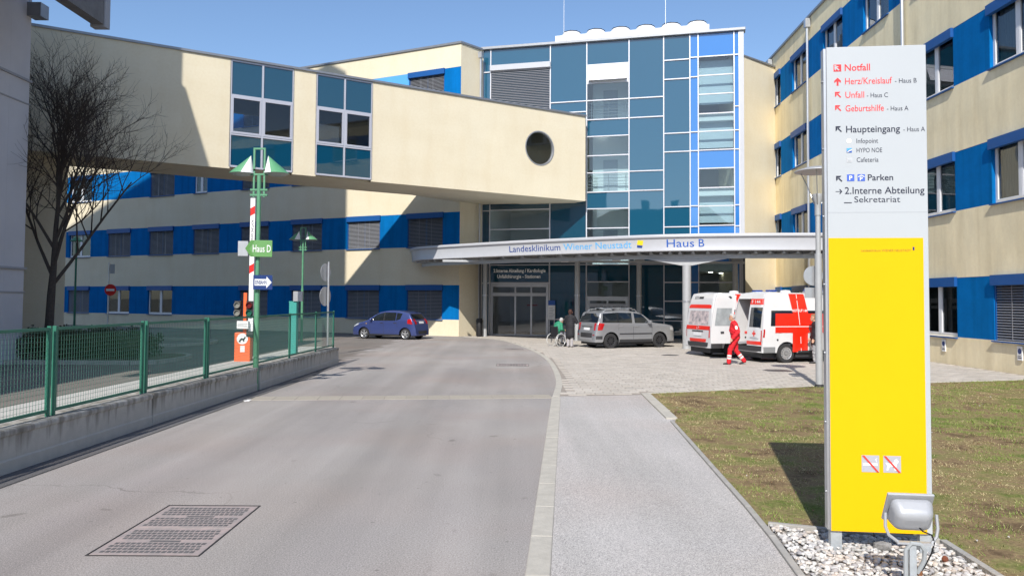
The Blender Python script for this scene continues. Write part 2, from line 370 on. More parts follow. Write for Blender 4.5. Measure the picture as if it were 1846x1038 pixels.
# flush kerb stones between road and walk, running on round the plaza
kerb = tag(bpy.data.objects.new('kerb', None), kind='structure'); link(kerb, None, (.2, 6, 0))
def stone_run(path, w, L, parent, name, m, z0, z1, gap=.008, base=(0, 0, 0), jit=.004):
    path = [Vector((p[0], p[1], 0)) for p in path]; cum = [0]
    for a, c in zip(path, path[1:]): cum.append(cum[-1] + (c - a).length)
    def at(d):
        for i in range(len(path) - 1):
            if d <= cum[i + 1] or i == len(path) - 2: return path[i].lerp(path[i + 1], (d - cum[i]) / max(1e-6, cum[i + 1] - cum[i]))
    d = 0
    while d < cum[-1] - .05:
        e = min(d + L, cum[-1]); p, q = at(d + gap / 2), at(e - gap / 2); t = (q - p).normalized(); n = Vector((-t.y, t.x, 0)); dz = random.uniform(0, jit)
        mb = MB(); hw = w / 2; c = .008
        vs = [p - n * hw, q - n * hw, q + n * hw, p + n * hw]; inn = [p - n * (hw - c) + t * c, q - n * (hw - c) - t * c, q + n * (hw - c) - t * c, p + n * (hw - c) + t * c]
        z = lambda P, h: tuple(Vector((P.x, P.y, h)) - Vector(base))
        mb.add([z(v, z0) for v in vs] + [z(v, z1 - c * .6 + dz) for v in vs] + [z(v, z1 + dz) for v in inn],
               [(0, 1, 5, 4), (1, 2, 6, 5), (2, 3, 7, 6), (3, 0, 4, 7), (4, 5, 9, 8), (5, 6, 10, 9), (6, 7, 11, 10), (7, 4, 8, 11), (8, 9, 10, 11)])
        mb.build(name, m, parent); d = e
kb = (.2, 6, 0)
stone_run([(-.34, -3), (.21, 6), (.98, 17.0)], .19, 1.0, kerb, 'kerb_stone', M_conc_l, -.05, .012, base=kb)
CURVE = [(v.x, v.y) for v in catmull([(.98, 17.05, 0), (1.22, 19.9, 0), (1.33, 23.9, 0), (1.26, 28.5, 0), (.68, 34.4, 0), (-.66, 41.3, 0), (-2.7, 44.3, 0)], 5)]
stone_run(CURVE, .16, .9, kerb, 'kerb_stone', M_conc_l, -.05, .013, base=kb)
edging = tag(bpy.data.objects.new('edging', None), kind='structure'); link(edging, None, (2.3, 7, 0))
eb = (2.3, 7, 0)
stone_run([(1.6, -1), (2.22, 6.04), (2.37, 7.36), (2.80, 13.6)], .06, 1.0, edging, 'edging_stone', M_conc, -.1, .03, base=eb)
stone_run([(2.86, 13.9), (3.02, 17.55)], .2, .95, edging, 'edging_stone', M_conc_l, -.1, .035, base=eb)
stone_run([(2.40, 7.33), (2.9, 7.12), (3.75, 6.86)], .06, .9, edging, 'edging_stone', M_conc, -.1, .05, base=eb)
stone_run([(3.76, 6.83), (3.71, 6.07), (3.5, 3)], .06, .9, edging, 'edging_stone', M_conc, -.1, .05, base=eb)
stone_run([(3.1, 17.72), (7.69, 19.5), (14.95, 21.65)], .1, 1.0, edging, 'edging_stone', M_conc_l, -.1, .02, base=eb)
band = tag(bpy.data.objects.new('paving_band', None), kind='structure'); link(band, None, (-2, 16.8, 0))
stone_run([(-5.45, 16.44), (.88, 17.1)], .62, .46, band, 'paving_stone', varied('band_stone', [(.385, .345, .29), (.41, .37, .31), (.37, .335, .285), (.395, .355, .30)]), -.04, .005, gap=.006, base=(-2, 16.8, 0), jit=.002)
# plaza of pale pavers
PLAZA = [(1.0, 17.1), (2.95, 17.45), (3.1, 17.75), (7.69, 19.52), (15.0, 21.68), (14.98, 29.3), (15.34, 39.2), (15.7, 46), (12.9, 43.5), (12.7, 42.55), (-1.8, 46.25), (-2.9, 44.8)] + [(x, y) for x, y in CURVE[::-1]]
b = MB(); b.add([(x, y, .003) for x, y in PLAZA], [tuple(range(len(PLAZA)))])
plaza = struct('plaza', b, M_joint)
pw, pd = .42, .27
spots = []
for j in range(int(30 / pd)):
    y = 17 + (j + .5) * pd
    for i in range(-10, 42):
        x = (i + .5 * (j % 2)) * pw
        if all(inpoly(x + sx * pw * .46, y + sy * pd * .46, PLAZA) for sx in (-1, 1) for sy in (-1, 1)): spots.append((x, y))
def paver_geo(mb, x, y, z0, z1, hx=pw / 2 - .006, hy=pd / 2 - .006, c=.006):
    tx, ty = random.uniform(-.0012, .0012), random.uniform(-.0012, .0012)
    mb.add([(x - hx, y - hy, z0), (x + hx, y - hy, z0), (x + hx, y + hy, z0), (x - hx, y + hy, z0), (x - hx + c, y - hy + c, z1 - tx - ty), (x + hx - c, y - hy + c, z1 + tx - ty), (x + hx - c, y + hy - c, z1 + tx + ty), (x - hx + c, y + hy - c, z1 - tx + ty)],
           [(0, 1, 5, 4), (1, 2, 6, 5), (2, 3, 7, 6), (3, 0, 4, 7), (4, 5, 6, 7)])
pvm = []
for k in range(4):
    mb = MB(); paver_geo(mb, 0, 0, -.01, .012); pvm.append(mb.mesh('paver', M_paver))
spots.sort(key=lambda p: p[0] ** 2 * .3 + p[1] ** 2)
for x, y in spots[:300]: inst('paver', pvm[random.randrange(4)], plaza, (x, y, random.uniform(-.001, .001)))
mb = MB()
for x, y in spots[300:]: paver_geo(mb, x, y, .001, .012 + random.uniform(-.001, .001))
mb.build('paver_field', M_paver, plaza, kind='stuff')
# lawn
LAWN = [(2.40, 7.38), (2.92, 7.16), (3.80, 6.90), (3.75, 6.07), (3.5, 2), (3.5, -20), (15.0, -20), (14.97, 21.55), (7.69, 19.42), (3.12, 17.62), (2.96, 14.0), (2.83, 13.5)]
b = MB(); b.add([(x, y, .012) for x, y in LAWN], [tuple(range(len(LAWN)))])
def lawnmat():
    m = bpy.data.materials.new('lawn_soil'); m.use_nodes = True; t = m.node_tree; bs = t.nodes['Principled BSDF']; bs.inputs['Roughness'].default_value = .95; bs.inputs['Specular IOR Level'].default_value = .1
    tc = t.nodes.new('ShaderNodeTexCoord'); cols = []
    def rmp(sc, stops, d=5):
        n = t.nodes.new('ShaderNodeTexNoise'); n.inputs['Scale'].default_value = sc; n.inputs['Detail'].default_value = d; n.inputs['Roughness'].default_value = .7; t.links.new(tc.outputs['Object'], n.inputs[0])
        r = t.nodes.new('ShaderNodeValToRGB')
        while len(r.color_ramp.elements) < len(stops): r.color_ramp.elements.new(.5)
        for e, (p, c) in zip(r.color_ramp.elements, stops): e.position = p; e.color = (*c, 1)
        t.links.new(n.outputs[0], r.inputs[0]); return r
    a = rmp(.9, [(.36, (.12, .085, .055)), (.46, (.26, .195, .12)), (.53, (.25, .225, .11)), (.64, (.14, .185, .05))]); c = rmp(28, [(.3, (.55, .52, .48)), (.7, (1.15, 1.1, 1.0))])
    x = t.nodes.new('ShaderNodeMix'); x.data_type = 'RGBA'; x.blend_type = 'MULTIPLY'; x.inputs[0].default_value = 1
    t.links.new(a.outputs[0], x.inputs[6]); t.links.new(c.outputs[0], x.inputs[7]); t.links.new(x.outputs[2], bs.inputs[0])
    return m
struct('lawn', b, lawnmat())
def blades():
    N = 330000; x = RNG.uniform(2.4, 15, N * 3); y = 3.2 + 18.4 * RNG.random(N * 3) ** 1.6
    jx, jy = RNG.normal(0, .03, N * 2), RNG.normal(0, .03, N * 2); keep = np.array([inpoly(a, c, LAWN) for a, c in zip(x[:N * 2] + jx, y[:N * 2] + jy)]); x = x[:N * 2][keep]; y = y[:N * 2][keep]
    x = x[:N]; y = y[:N]; n = len(x)
    def fb(sc, seed):
        r = np.random.default_rng(seed); o = np.zeros(n)
        for _ in range(9):
            k = r.normal(size=2) * sc; o += np.sin(k[0] * x + k[1] * y + r.uniform(0, 6.28))
        return o / 3
    patch = .5 + .22 * fb(.9, 1) + .16 * fb(3.0, 2) + .12 * fb(9, 3) + RNG.normal(0, .14, n); clump = np.clip(.8 + .55 * fb(9, 5) + .6 * fb(22, 6), .12, 2.6); bare = (fb(2.2, 8) + .6 * fb(8, 9) < -.55) & (RNG.random(n) < .85)
    h = RNG.uniform(.008, .032, n) * (.65 + .6 * (patch > .5)) * clump * np.where(bare, .12, 1); th = RNG.uniform(0, 2 * np.pi, n); w = RNG.uniform(.0012, .003, n) * (1 + y * .08)
    lean = RNG.uniform(.2, 1.6, n) * h; la = RNG.uniform(0, 2 * np.pi, n)
    v = np.empty((n, 3, 3)); v[:, 0] = np.c_[x - w * np.cos(th), y - w * np.sin(th), np.full(n, .01)]; v[:, 1] = np.c_[x + w * np.cos(th), y + w * np.sin(th), np.full(n, .01)]
    v[:, 2] = np.c_[x + lean * np.cos(la), y + lean * np.sin(la), .012 + h]
    me = bpy.data.meshes.new('grass'); me.vertices.add(n * 3); me.vertices.foreach_set('co', v.ravel()); me.loops.add(n * 3); me.loops.foreach_set('vertex_index', np.arange(n * 3)); me.polygons.add(n); me.polygons.foreach_set('loop_start', np.arange(n) * 3)
    for nm, c in (('grass_green', (.17, .25, .05)), ('grass_dry', (.50, .43, .24)), ('grass_dead', (.30, .215, .12)), ('grass_olive', (.28, .30, .10))): me.materials.append(mat(nm, c, .8, spec=.2))
    idx = np.where(patch > .54, np.where(RNG.random(n) < .65, 0, 3), np.where(patch > .36, RNG.choice([1, 2, 3, 0], n), np.where(RNG.random(n) < .5, 1, 2)))
    me.update(); me.polygons.foreach_set('material_index', idx.astype(np.int32)); me.update(calc_edges=True)
    tag(inst('grass', me), 'short patchy brown and green grass of the lawn behind the yellow sign', 'grass', kind='stuff')
blades()
def litter_leaves():
    n = 420; x = RNG.uniform(2.6, 14.5, n); y = 5 + 16 * RNG.random(n) ** 1.4; k = np.array([inpoly(a, c, LAWN) for a, c in zip(x, y)]); mb = MB()
    for a, c in zip(x[k], y[k]):
        r_ = random.uniform(.012, .03); q = random.uniform(0, 6); z = .03; mb.cur = 0 if random.random() < .75 else 1
        mb.add([(a + r_ * math.cos(q), c + r_ * math.sin(q), z), (a - .5 * r_ * math.sin(q), c + .5 * r_ * math.cos(q), z + .008), (a - r_ * math.cos(q), c - r_ * math.sin(q), z), (a + .5 * r_ * math.sin(q), c - .5 * r_ * math.cos(q), z + .012)], [(0, 1, 2, 3)])
    tag(mb.build('fallen_leaves', [mat('dead_leaf', (.24, .13, .06), .8), mat('pale_litter', (.6, .58, .54), .8)], kind='stuff'), 'dead leaves and pale scraps scattered over the lawn', 'leaves')
litter_leaves()
# gravel bed
GRAV = [(2.27, 6.04), (2.42, 7.30), (2.9, 7.08), (3.72, 6.82), (3.67, 6.07), (3.45, 3), (1.95, 3)]
b = MB(); b.add([(x, y, .006) for x, y in GRAV], [tuple(range(len(GRAV)))]); bed = struct('gravel_bed', b, mat('gravel_dirt', (.26, .24, .22), .95, noise=.3, scale=20))
def pebble_mesh(r):
    import bmesh
    bm = bmesh.new(); bmesh.ops.create_icosphere(bm, subdivisions=1, radius=1)
    sc = Vector((random.uniform(.8, 1.3), random.uniform(.7, 1.1), random.uniform(.45, .75)))
    for v in bm.verts:
        v.co = Vector((v.co.x * sc.x, v.co.y * sc.y, v.co.z * sc.z)) * (r * random.uniform(.82, 1.15))
    me = bpy.data.meshes.new('pebble'); bm.to_mesh(me); bm.free(); return me
protos = [pebble_mesh(1) for _ in range(9)]
for me in protos: me.materials.append(M_pebble); smooth_mesh(me, 60)
pp = []
while len(pp) < 2600:
    x, y = random.uniform(1.9, 3.75), 4.6 + 2.75 * random.random()
    if inpoly(x, y, GRAV): pp.append((x, y))
pp.sort(key=lambda p: p[1]); vis = [p for p in pp if p[1] > 5.7]; rest = [p for p in pp if p[1] <= 5.7] + vis[300:]
for x, y in vis[:300]:
    o = inst('pebble', random.choice(protos), bed, (x, y, .012 + random.uniform(0, .025)), random.uniform(0, 6)); s = random.uniform(.017, .034); o.scale = (s, s, s); o.rotation_euler = (random.uniform(-.5, .5), random.uniform(-.5, .5), random.uniform(0, 6))
pv, pf = [], []
for x, y in rest:
    me = random.choice(protos); s = random.uniform(.017, .034); rm = Matrix.Rotation(random.uniform(0, 6), 3, 'Z') @ Matrix.Rotation(random.uniform(-.5, .5), 3, 'X'); bs = len(pv); z = .012 + random.uniform(0, .025)
    pv += [tuple(rm @ v.co * s + Vector((x, y, z))) for v in me.vertices]; pf += [[i + bs for i in p.vertices] for p in me.polygons]
me = bpy.data.meshes.new('pebble_mass'); me.from_pydata(pv, [], pf); me.materials.append(M_pebble); smooth_mesh(me, 60); inst('pebble_mass', me, bed, kind='stuff')
bo = MB(); bo.add([v.co * .07 for v in protos[2].vertices], [list(p.vertices) for p in protos[2].polygons])
tag(bo.build('boulder', mat('boulder_grey', (.28, .27, .26), .9, noise=.3, scale=25, bump=.4), loc=(3.13, 6.62, .055), smooth=True), 'fist sized grey stone lying under the yellow sign', 'stone')
co_ = MB(); co_.lathe([(0, 0), (.022, .01), (.026, .025), (.018, .045), (0, .055)], 10)
tag(co_.build('pine_cone', mat('cone_brown', (.16, .05, .025), .9, noise=.4, scale=80), loc=(3.47, 6.28, .035)), 'reddish brown cone lying on the pale pebbles', 'cone')
# drain covers
def cover(label, loc, rz, w, d, panels, nx, ny):
    t = thing('drain_cover', label, 'drain cover', loc, rz, 'metal covers in the ground')
    mb = MB(); e = .012; mb.box(-w / 2, -d / 2, -.02, w / 2, -d / 2 + e, .006); mb.box(-w / 2, d / 2 - e, -.02, w / 2, d / 2, .006); mb.box(-w / 2, -d / 2 + e, -.02, -w / 2 + e, d / 2 - e, .006); mb.box(w / 2 - e, -d / 2 + e, -.02, w / 2, d / 2 - e, .006)
    mb.build('frame', mat('cast_iron_dark', (.05, .047, .047), .6, .3), t)
    ph = (d - .04) / panels; mi = mat('cast_iron', (.33, .305, .295), .75, .0, noise=.22, scale=7, col2=(.42, .33, .31)); mi2 = mat('cast_iron_recess', (.115, .11, .11), .8, noise=.3, scale=20)
    for k in range(panels):
        y0 = -d / 2 + .02 + k * ph + .008; y1 = y0 + ph - .016
        mb = MB(); mb.box(-w / 2 + .018, y0, -.02, w / 2 - .018, y1, .003); pl = mb.build('plate', mi, t)
        mb = MB(); n0 = 0
        for r_ in range(ny):
            if r_ == ny // 2: continue
            for c in range(nx):
                x0 = -w / 2 + .07 + c * (w - .14) / nx + (.012 if r_ % 2 else 0); yy = y0 + .05 + r_ * (ph - .11) / ny
                mb.box(x0, yy, .002, x0 + (w - .14) / nx * .74, yy + (ph - .11) / ny * .70, .0045)
        mb.build('grip_pattern', mi2, pl, kind='stuff')
        mb = MB(); mb.box(-w * .12, y0 + .05 + (ny // 2) * (ph - .11) / ny, .002, w * .16, y0 + .05 + (ny // 2 + .55) * (ph - .11) / ny, .0046); mb.build('bar', mi2, pl)
cover('large ribbed rectangular iron cover in the road at the lower left', (-3.0, 7.19, 0), 0, .93, 1.56, 2, 17, 9)
cover('small dark rectangular iron cover in the road before the plaza curve', (.04, 25.3, 0), 0, 1.05, .75, 1, 10, 5)
cover('small flat iron cover in the asphalt near the entrance doors', (.1, 33.5, 0), .1, .75, .7, 1, 8, 5)
for lb, loc, r_ in (('round iron manhole cover in the pavers by the lamp post shadow', (8.1, 23.7, .012), .45), ('round iron manhole cover in the pavers left of the paramedic', (6.15, 30.2, .012), .35)):
    t = thing('manhole_cover', lb, 'manhole cover', loc, 0, 'round manhole covers')
    mb = MB(); mb.lathe([(0, .003), (r_ - .05, .003), (r_ - .05, -.004)], 28); mb.build('plate', mat('manhole_iron', (.10, .095, .09), .6, .3, noise=.25, scale=12), t)
    mb = MB(); mb.lathe([(r_ - .035, -.004), (r_ - .035, .005), (r_, .004), (r_, -.006)], 28); mb.build('frame', mat('manhole_ring', (.22, .21, .2), .7, .1), t)
mb = MB(); mb.box(-.05, -.03, 0, .05, .03, .02); mb.box(.02, -.02, .018, .09, .02, .03)
tag(mb.build('litter', M_white, loc=(-5.42, 16.0, .002), rotz=.7), 'white scrap of litter on the road beside the low wall', 'litter')

# ================================================================ BUILDINGS
LV = [(.95, 2.95), (5.2, 7.2), (9.45, 11.45), (13.7, 15.7)]
WM = {}
def window(parent, x, y, z, rotz, kind, w=2.5, h=2.0, curtain=None, fm=None, boxm=None):
    fm = fm or M_frame; key = (kind, w, h, fm.name)
    boxm = boxm or M_blue_d
    if key not in WM:
        d = {}
        fw = .075
        mb = MB(); y0, y1 = .12, .19
        if kind == 'blind':
            mb.box(0, .03, 0, .06, .22, h); mb.box(w - .06, .03, 0, w, .22, h); mb.box(.06, .1, 0, w - .06, .22, .05); mb.box(.06, .1, h - .1, w - .06, .22, h)
            mb.box(w / 2 - .04, .14, .05, w / 2 + .04, .2, h - .1)
        else:
            mb.box(0, y0, 0, fw, y1, h); mb.box(w - fw, y0, 0, w, y1, h); mb.box(fw, y0, 0, w - fw, y1, fw); mb.box(fw, y0, h - fw, w - fw, y1, h)
            mb.box(w / 2 - .06, y0 - .012, fw, w / 2 + .06, y1, h - fw)
            for a, c in ((fw, w / 2 - .06), (w / 2 + .06, w - fw)):
                for q in ((a, fw, a + .05, h - fw), (c - .05, fw, c, h - fw), (a + .05, fw, c - .05, fw + .05), (a + .05, h - fw - .05, c - .05, h - fw)): mb.box(q[0], y0 - .008, q[1], q[2], y1 - .01, q[3])
        d['frame'] = mb.mesh('window', fm if kind != 'blind' else M_blue_d)
        mb = MB(); mb.box(0, 0, 0, w / 2 - .13, .008, h - 2 * fw - .1); d['pane'] = mb.mesh('pane', M_glassd)
        mb = MB(); mb.box(-.03, -.10, h - .30, w + .03, .06, h + .02); d['box'] = mb
        mb = MB(); mb.box(-.03, -.09, -.05, w + .03, .11, -.012); d['sill'] = mb.mesh('sill', M_blue_d)
        mb = MB(); D = .9
        mb.add([(0, .2, 0), (w, .2, 0), (w, .2, h), (0, .2, h), (0, D, 0), (w, D, 0), (w, D, h), (0, D, h)], [(4, 5, 6, 7), (0, 1, 5, 4), (1, 2, 6, 5), (2, 3, 7, 6), (3, 0, 4, 7)]); d['room'] = mb.mesh('room', M_room)
        if kind == 'blind':
            mb = MB(); n = 21; hh = h - .36
            for i in range(n):
                zz = .06 + hh * i / (n - 1)
                mb.add([(.03, .045, zz - .022), (w - .03, .045, zz - .022), (w - .03, .095, zz + .022), (.03, .095, zz + .022), (.03, .045, zz - .016), (w - .03, .045, zz - .016), (w - .03, .095, zz + .028), (.03, .095, zz + .028)],
                       [(0, 3, 2, 1), (4, 5, 6, 7), (0, 1, 5, 4), (1, 2, 6, 5), (2, 3, 7, 6), (3, 0, 4, 7)])
            for xx in (.33 * w, .67 * w): mb.box(xx - .012, .04, .03, xx + .012, .047, h - .3)
            d['slats'] = mb.mesh('blind_slats', M_slat)
        for nm, cm in (('c1', M_curtain), ('c2', M_curtain2)):
            for side in (0, 1):
                mb = MB(); a = .08 if side == 0 else w * .55; n = 14; ww = w * .37; vs = []; fs = []
                for i in range(n + 1):
                    vs += [(a + ww * i / n, .30 + .025 * (i % 2), .05), (a + ww * i / n, .30 + .025 * (i % 2), h - .1)]
                for i in range(n): fs.append((2 * i, 2 * i + 2, 2 * i + 3, 2 * i + 1))
                mb.add(vs, fs); d[nm + str(side)] = mb.mesh('curtain', cm)
        WM[key] = d
    d = WM[key]
    if ('b', boxm.name) not in d: d[('b', boxm.name)] = d['box'].mesh('shutter_box', boxm)
    o = inst('window', d['frame'], parent, (x, y, z), rotz)
    inst('shutter_box', d[('b', boxm.name)], o); inst('sill', d['sill'], o); inst('room', d['room'], o)
    if kind == 'blind': inst('blind_slats', d['slats'], o, kind='stuff')
    else:
        inst('pane', d['pane'], o, (.125, .15, .125)); inst('pane', d['pane'], o, (w / 2 + .11, .15, .125))
        for c in curtain or []: inst('curtain', d[c], o)
    return o

def banded(parent, T, u0, u1, wins, roof, pm, bm, rotz=0, origin=(0, 0, 0), base=-.3, extra=None):
    """a striped wall: plaster strips, blue bands, openings. T is the matrix from wall coordinates to the parent"""
    ORI = T.to_translation(); rz = T.to_euler().z
    zz = [base] + [v for a in LV for v in a] + [roof]
    for k in range(0, len(zz), 2):
        mb = MB(); mb.box(u0, 0, zz[k] if k == 0 else zz[k], u1, .35, zz[k + 1]); mb.build('plaster_strip', pm, parent, ORI, rz)
    for lv, (z0, z1) in enumerate(LV):
        row = sorted(wins.get(lv, [])); x = u0
        for wu, ww, kind, cur in row + [(u1, 0, None, None)]:
            if wu - x > .03:
                mb = MB(); mb.box(x, .006, z0, wu, .35, z1); mb.build('blue_panel', (extra or {}).get((lv, round(x, 1)), bm), parent, ORI, rz)
            if kind:
                p = T @ Vector((wu, 0, z0)); window(parent, p.x, p.y, p.z, rz, kind, ww, z1 - z0, cur, boxm=extra.get(('box', lv, round(wu, 1))) if extra else None)
            x = wu + ww
# ---- left wing
LW = thing('striped_wing', 'yellow hospital wing with blue window bands behind the bridge', 'building', (-3.04, 44.8, 0), math.atan2(-.442, .897))
wins = {0: [], 1: [], 2: [], 3: []}
for k in range(9):
    u = -(1.12 + 4.48 * k + 2.5)
    if k != 4: wins[0].append((u, 2.5, 'open' if k in (5, 6) else 'blind', ['c20'] if k == 6 else None))
    wins[1].append((u, 2.5, 'open' if k == 7 else 'blind', ['c21'] if k == 7 else None))
    if k == 4: wins[2].append((u, 1.25, 'open', None))
    elif k != 6: wins[2].append((u, 2.5, 'open' if k == 7 else 'blind', ['c10'] if k == 7 else None))
    if k in (0, 3, 5): wins[3].append((u, 2.5, 'blind', None))
LW_extra = {(3, round(-(1.12 + 4.48 * 3), 1)): M_blue_sunlit}
banded(LW, Matrix(), -42, 0, wins, 17.05, M_plaster, M_blue, extra=LW_extra)
mb = MB(); mb.prism([(0, 0.0), (0, .35), (.25, 2.2), (.55, 2.2), (.004, .004)], -.3, 17.05)
mb = MB(); mb.prism([(.003, .004), (.49, 1.8), (.2, 2.6), (-.3, .36), (.003, .36)], -.3, 17.045); mb.build('return_wall', M_plaster, LW)
mb = MB(); mb.prism([(-42, -.08), (.04, -.08), (.58, 1.85), (.3, 2.7), (-.3, .6), (-42, .6)], 17.05, 17.17); mb.build('roof_flashing', M_flash, LW)
mb = MB(); mb.box(-42, .36, 17.0, -.3, 12, 17.04); mb.build('roof', M_flash, LW)
mb = MB(); mb.cyl((.62, 1.25, 0), (.62, 1.25, 16.5), .06, n=10); mb.box(.5, 1.12, 16.45, .74, 1.38, 16.8); mb.build('downpipe', M_alu, LW, smooth=False)
# blue panel on the top storey, sunlight put into its lighter colour
mb = MB(); mb.box(-5.57, -.004, 13.72, -3.63, .004, 15.66); mb.build('sunlit_blue_panel', M_blue_sunlit, LW)
# ---- right wing (slightly curved, three straight lengths)
RW = thing('striped_wing', 'yellow hospital wing with blue window bands along the right edge', 'building', (15, 29.3, 0))
RP = [(15.78, 47.8), (15.36, 39.2), (15.0, 29.3), (15.05, 4)]
RWIN = [45.0, 40.4, 35.5, 30.75, 26.2, 21.75, 17.2, 12.7, 8.2]
cur = [['c10', 'c11'], ['c10'], ['c20', 'c21'], ['c11'], None, ['c10', 'c11'], ['c21'], ['c20']]; ci = 0
for a, c in zip(RP, RP[1:]):
    A, Cc = Vector((*a, 0)), Vector((*c, 0)); D = (Cc - A); L = D.length; D /= L
    T = Matrix.Translation(A - Vector((15, 29.3, 0))) @ Matrix.Rotation(math.atan2(D.y, D.x), 4, 'Z')
    w = {0: [], 1: [], 2: [], 3: []}
    for ya in RWIN:
        yb = ya + 2.45; ww = 2.45
        if c[1] < ya and yb <= a[1] + .2:
            for lv in range(4):
                ci += 1; u = (a[1] - yb) / abs(D.y)
                kind = 'blind' if (lv == 0 and ya in (21.75, 17.2, 35.5)) else 'open'
                cu_ = cur[(ci * 5 + lv) % 8]
                if (lv, ya) == (1, 21.75): cu_ = ['c10', 'c11']
                if (lv, ya) == (1, 26.2): cu_ = ['c20', 'c21']
                if (lv, ya) == (0, 26.2): cu_ = None
                w[lv].append((max(u, .02), ww, kind, cu_))
    banded(RW, T, 0, L, w, 16.85, M_plaster_r, M_blue)
    mb = MB(); mb.box(0, -.1, 16.85, L, .5, 16.97); mb.build('roof_flashing', M_flash, RW, T.to_translation(), T.to_euler().z)
for yy, xx in ((39.75, 15.22), (29.3, 14.86), (46.6, 15.55)):
    mb = MB(); mb.cyl((xx - 15, yy - 29.3, 0), (xx - 15, yy - 29.3, 16.4), .065, n=10); mb.box(xx - 15.13, yy - 29.43, 16.3, xx - 14.87, yy - 29.17, 16.75); mb.build('downpipe', M_alu, RW)
mb = MB(); mb.prism([(16.0, 47.8), (15.7, 39.2), (15.36, 29.3), (15.42, 4), (30, 4), (30, 47.8)], 16.8, 16.84); mb.build('roof', M_flash, RW, loc=(-15, -29.3, 0))
for lb, yy in (('small white plate with a round blue sign below the window beside the totem', 26.99), ('small white plate with a round blue sign below the blinds at the right edge', 22.95)):
    t = thing('wall_sign', lb, 'sign', (15.0, yy, .42), -math.pi / 2, 'plates on the base of the right wing')
    mb = MB(); mb.box(-.11, -.03, 0, .11, .0, .42); mb.build('plate', M_white, t)
    flat(t, [circ(0, .27, .085)], -.0305, M_navy, 'disc'); flat(t, [[(-.08, .06), (.08, .06), (.08, .09), (-.08, .09)]], -.0305, M_signdark, 'lettering'); flat(t, [[(-.08, .12), (.05, .12), (.05, .14), (-.08, .14)]], -.0305, M_signdark, 'lettering')
# link wall between tower and right wing
t = thing('link_wall', 'narrow smooth yellow wall between the glass tower and the right wing', 'building', (14.0, 44.5, 0))
mb = MB(); mb.prism([(-1.6, -1.2), (1.72, 1.6), (1.5, 3), (-1.6, 2)], -.2, 16.1); mb.build('wall', M_plaster, t)
mb = MB(); mb.prism([(-1.65, -1.28), (1.72, 1.5), (1.5, 3.1), (-1.65, 2.1)], 16.1, 16.2); mb.build('roof_flashing', M_flash, t)

# ---- glass tower
GA = math.atan2(-.246, .969)
GT = thing('glass_tower', 'dark blue glass stair and entrance tower in the middle', 'building', (-1.8, 46.2, 0), GA)
US = [-.02, .47, 4.11, 6.27, 8.71, 10.66, 12.11, 12.56, 14.5, 14.77]
top = 17.1
ROWS = [
 [(0, 'n'), (3.1, 'n'), (5.3, 'n'), (7.4, 'd'), (9.5, 'd'), (11.55, 'd'), (13.67, 'd'), (15.74, 'd')],
 [(0, 'D'), (3.12, 'S'), (4.17, 'n'), (5.2, 'c'), (6.28, 'c'), (7.43, 'n'), (8.5, 'd'), (10.5, 'd'), (13.05, 'x'), (15.77, 'B'), (16.1, 'd')],
 [(0, 'n'), (1.0, 'n'), (4.17, 'n'), (7.9, 'd'), (10.5, 'd'), (13.05, 'd'), (13.67, 'd')],
 [(0, 'E'), (2.32, 'c'), (3.18, 'n'), (4.16, 'c'), (5.2, 'c'), (6.26, 'c'), (7.38, 'd'), (8.34, 'c'), (9.46, 'c'), (10.45, 'c'), (11.57, 'd'), (12.55, 'c'), (13.67, 'c'), (14.67, 't'), (15.75, 'd')],
 [(0, 'n'), (1.0, 'n'), (4.17, 'd'), (8.37, 'd'), (9.48, 'd'), (12.55, 'd'), (13.67, 'd')],
 [(0, 'n'), (1.0, 'n'), (2.1, 'n'), (3.15, 'n'), (4.17, 'd'), (6.26, 'd'), (7.39, 'd'), (10.5, 'd'), (11.55, 'd'), (14.63, 'd'), (15.72, 'd')],
 [(0, 'b'), (2.1, 'b'), (3.15, 'b'), (6.26, 'b'), (7.42, 'b'), (10.51, 'b'), (11.57, 'b'), (14.68, 'b'), (15.79, 'b')],
 [(0, 'n'), (1.05, 'c'), (2.1, 'c'), (3.15, 'c'), (4.2, 'b'), (5.2, 'b'), (6.31, 'c'), (7.39, 'c'), (8.41, 'c'), (9.49, 'b'), (10.52, 'c'), (11.57, 'c'), (12.57, 'c'), (13.66, 'c'), (14.72, 'c'), (15.79, 'b')],
 [(0, 'b'), (2.1, 'b'), (6.26, 'b'), (7.42, 'b'), (10.51, 'b'), (11.57, 'b'), (12.9, 'b'), (15.79, 'b')]]
PM = {'n': M_enam2, 'd': M_enam, 'b': M_bright, 'c': M_glass}
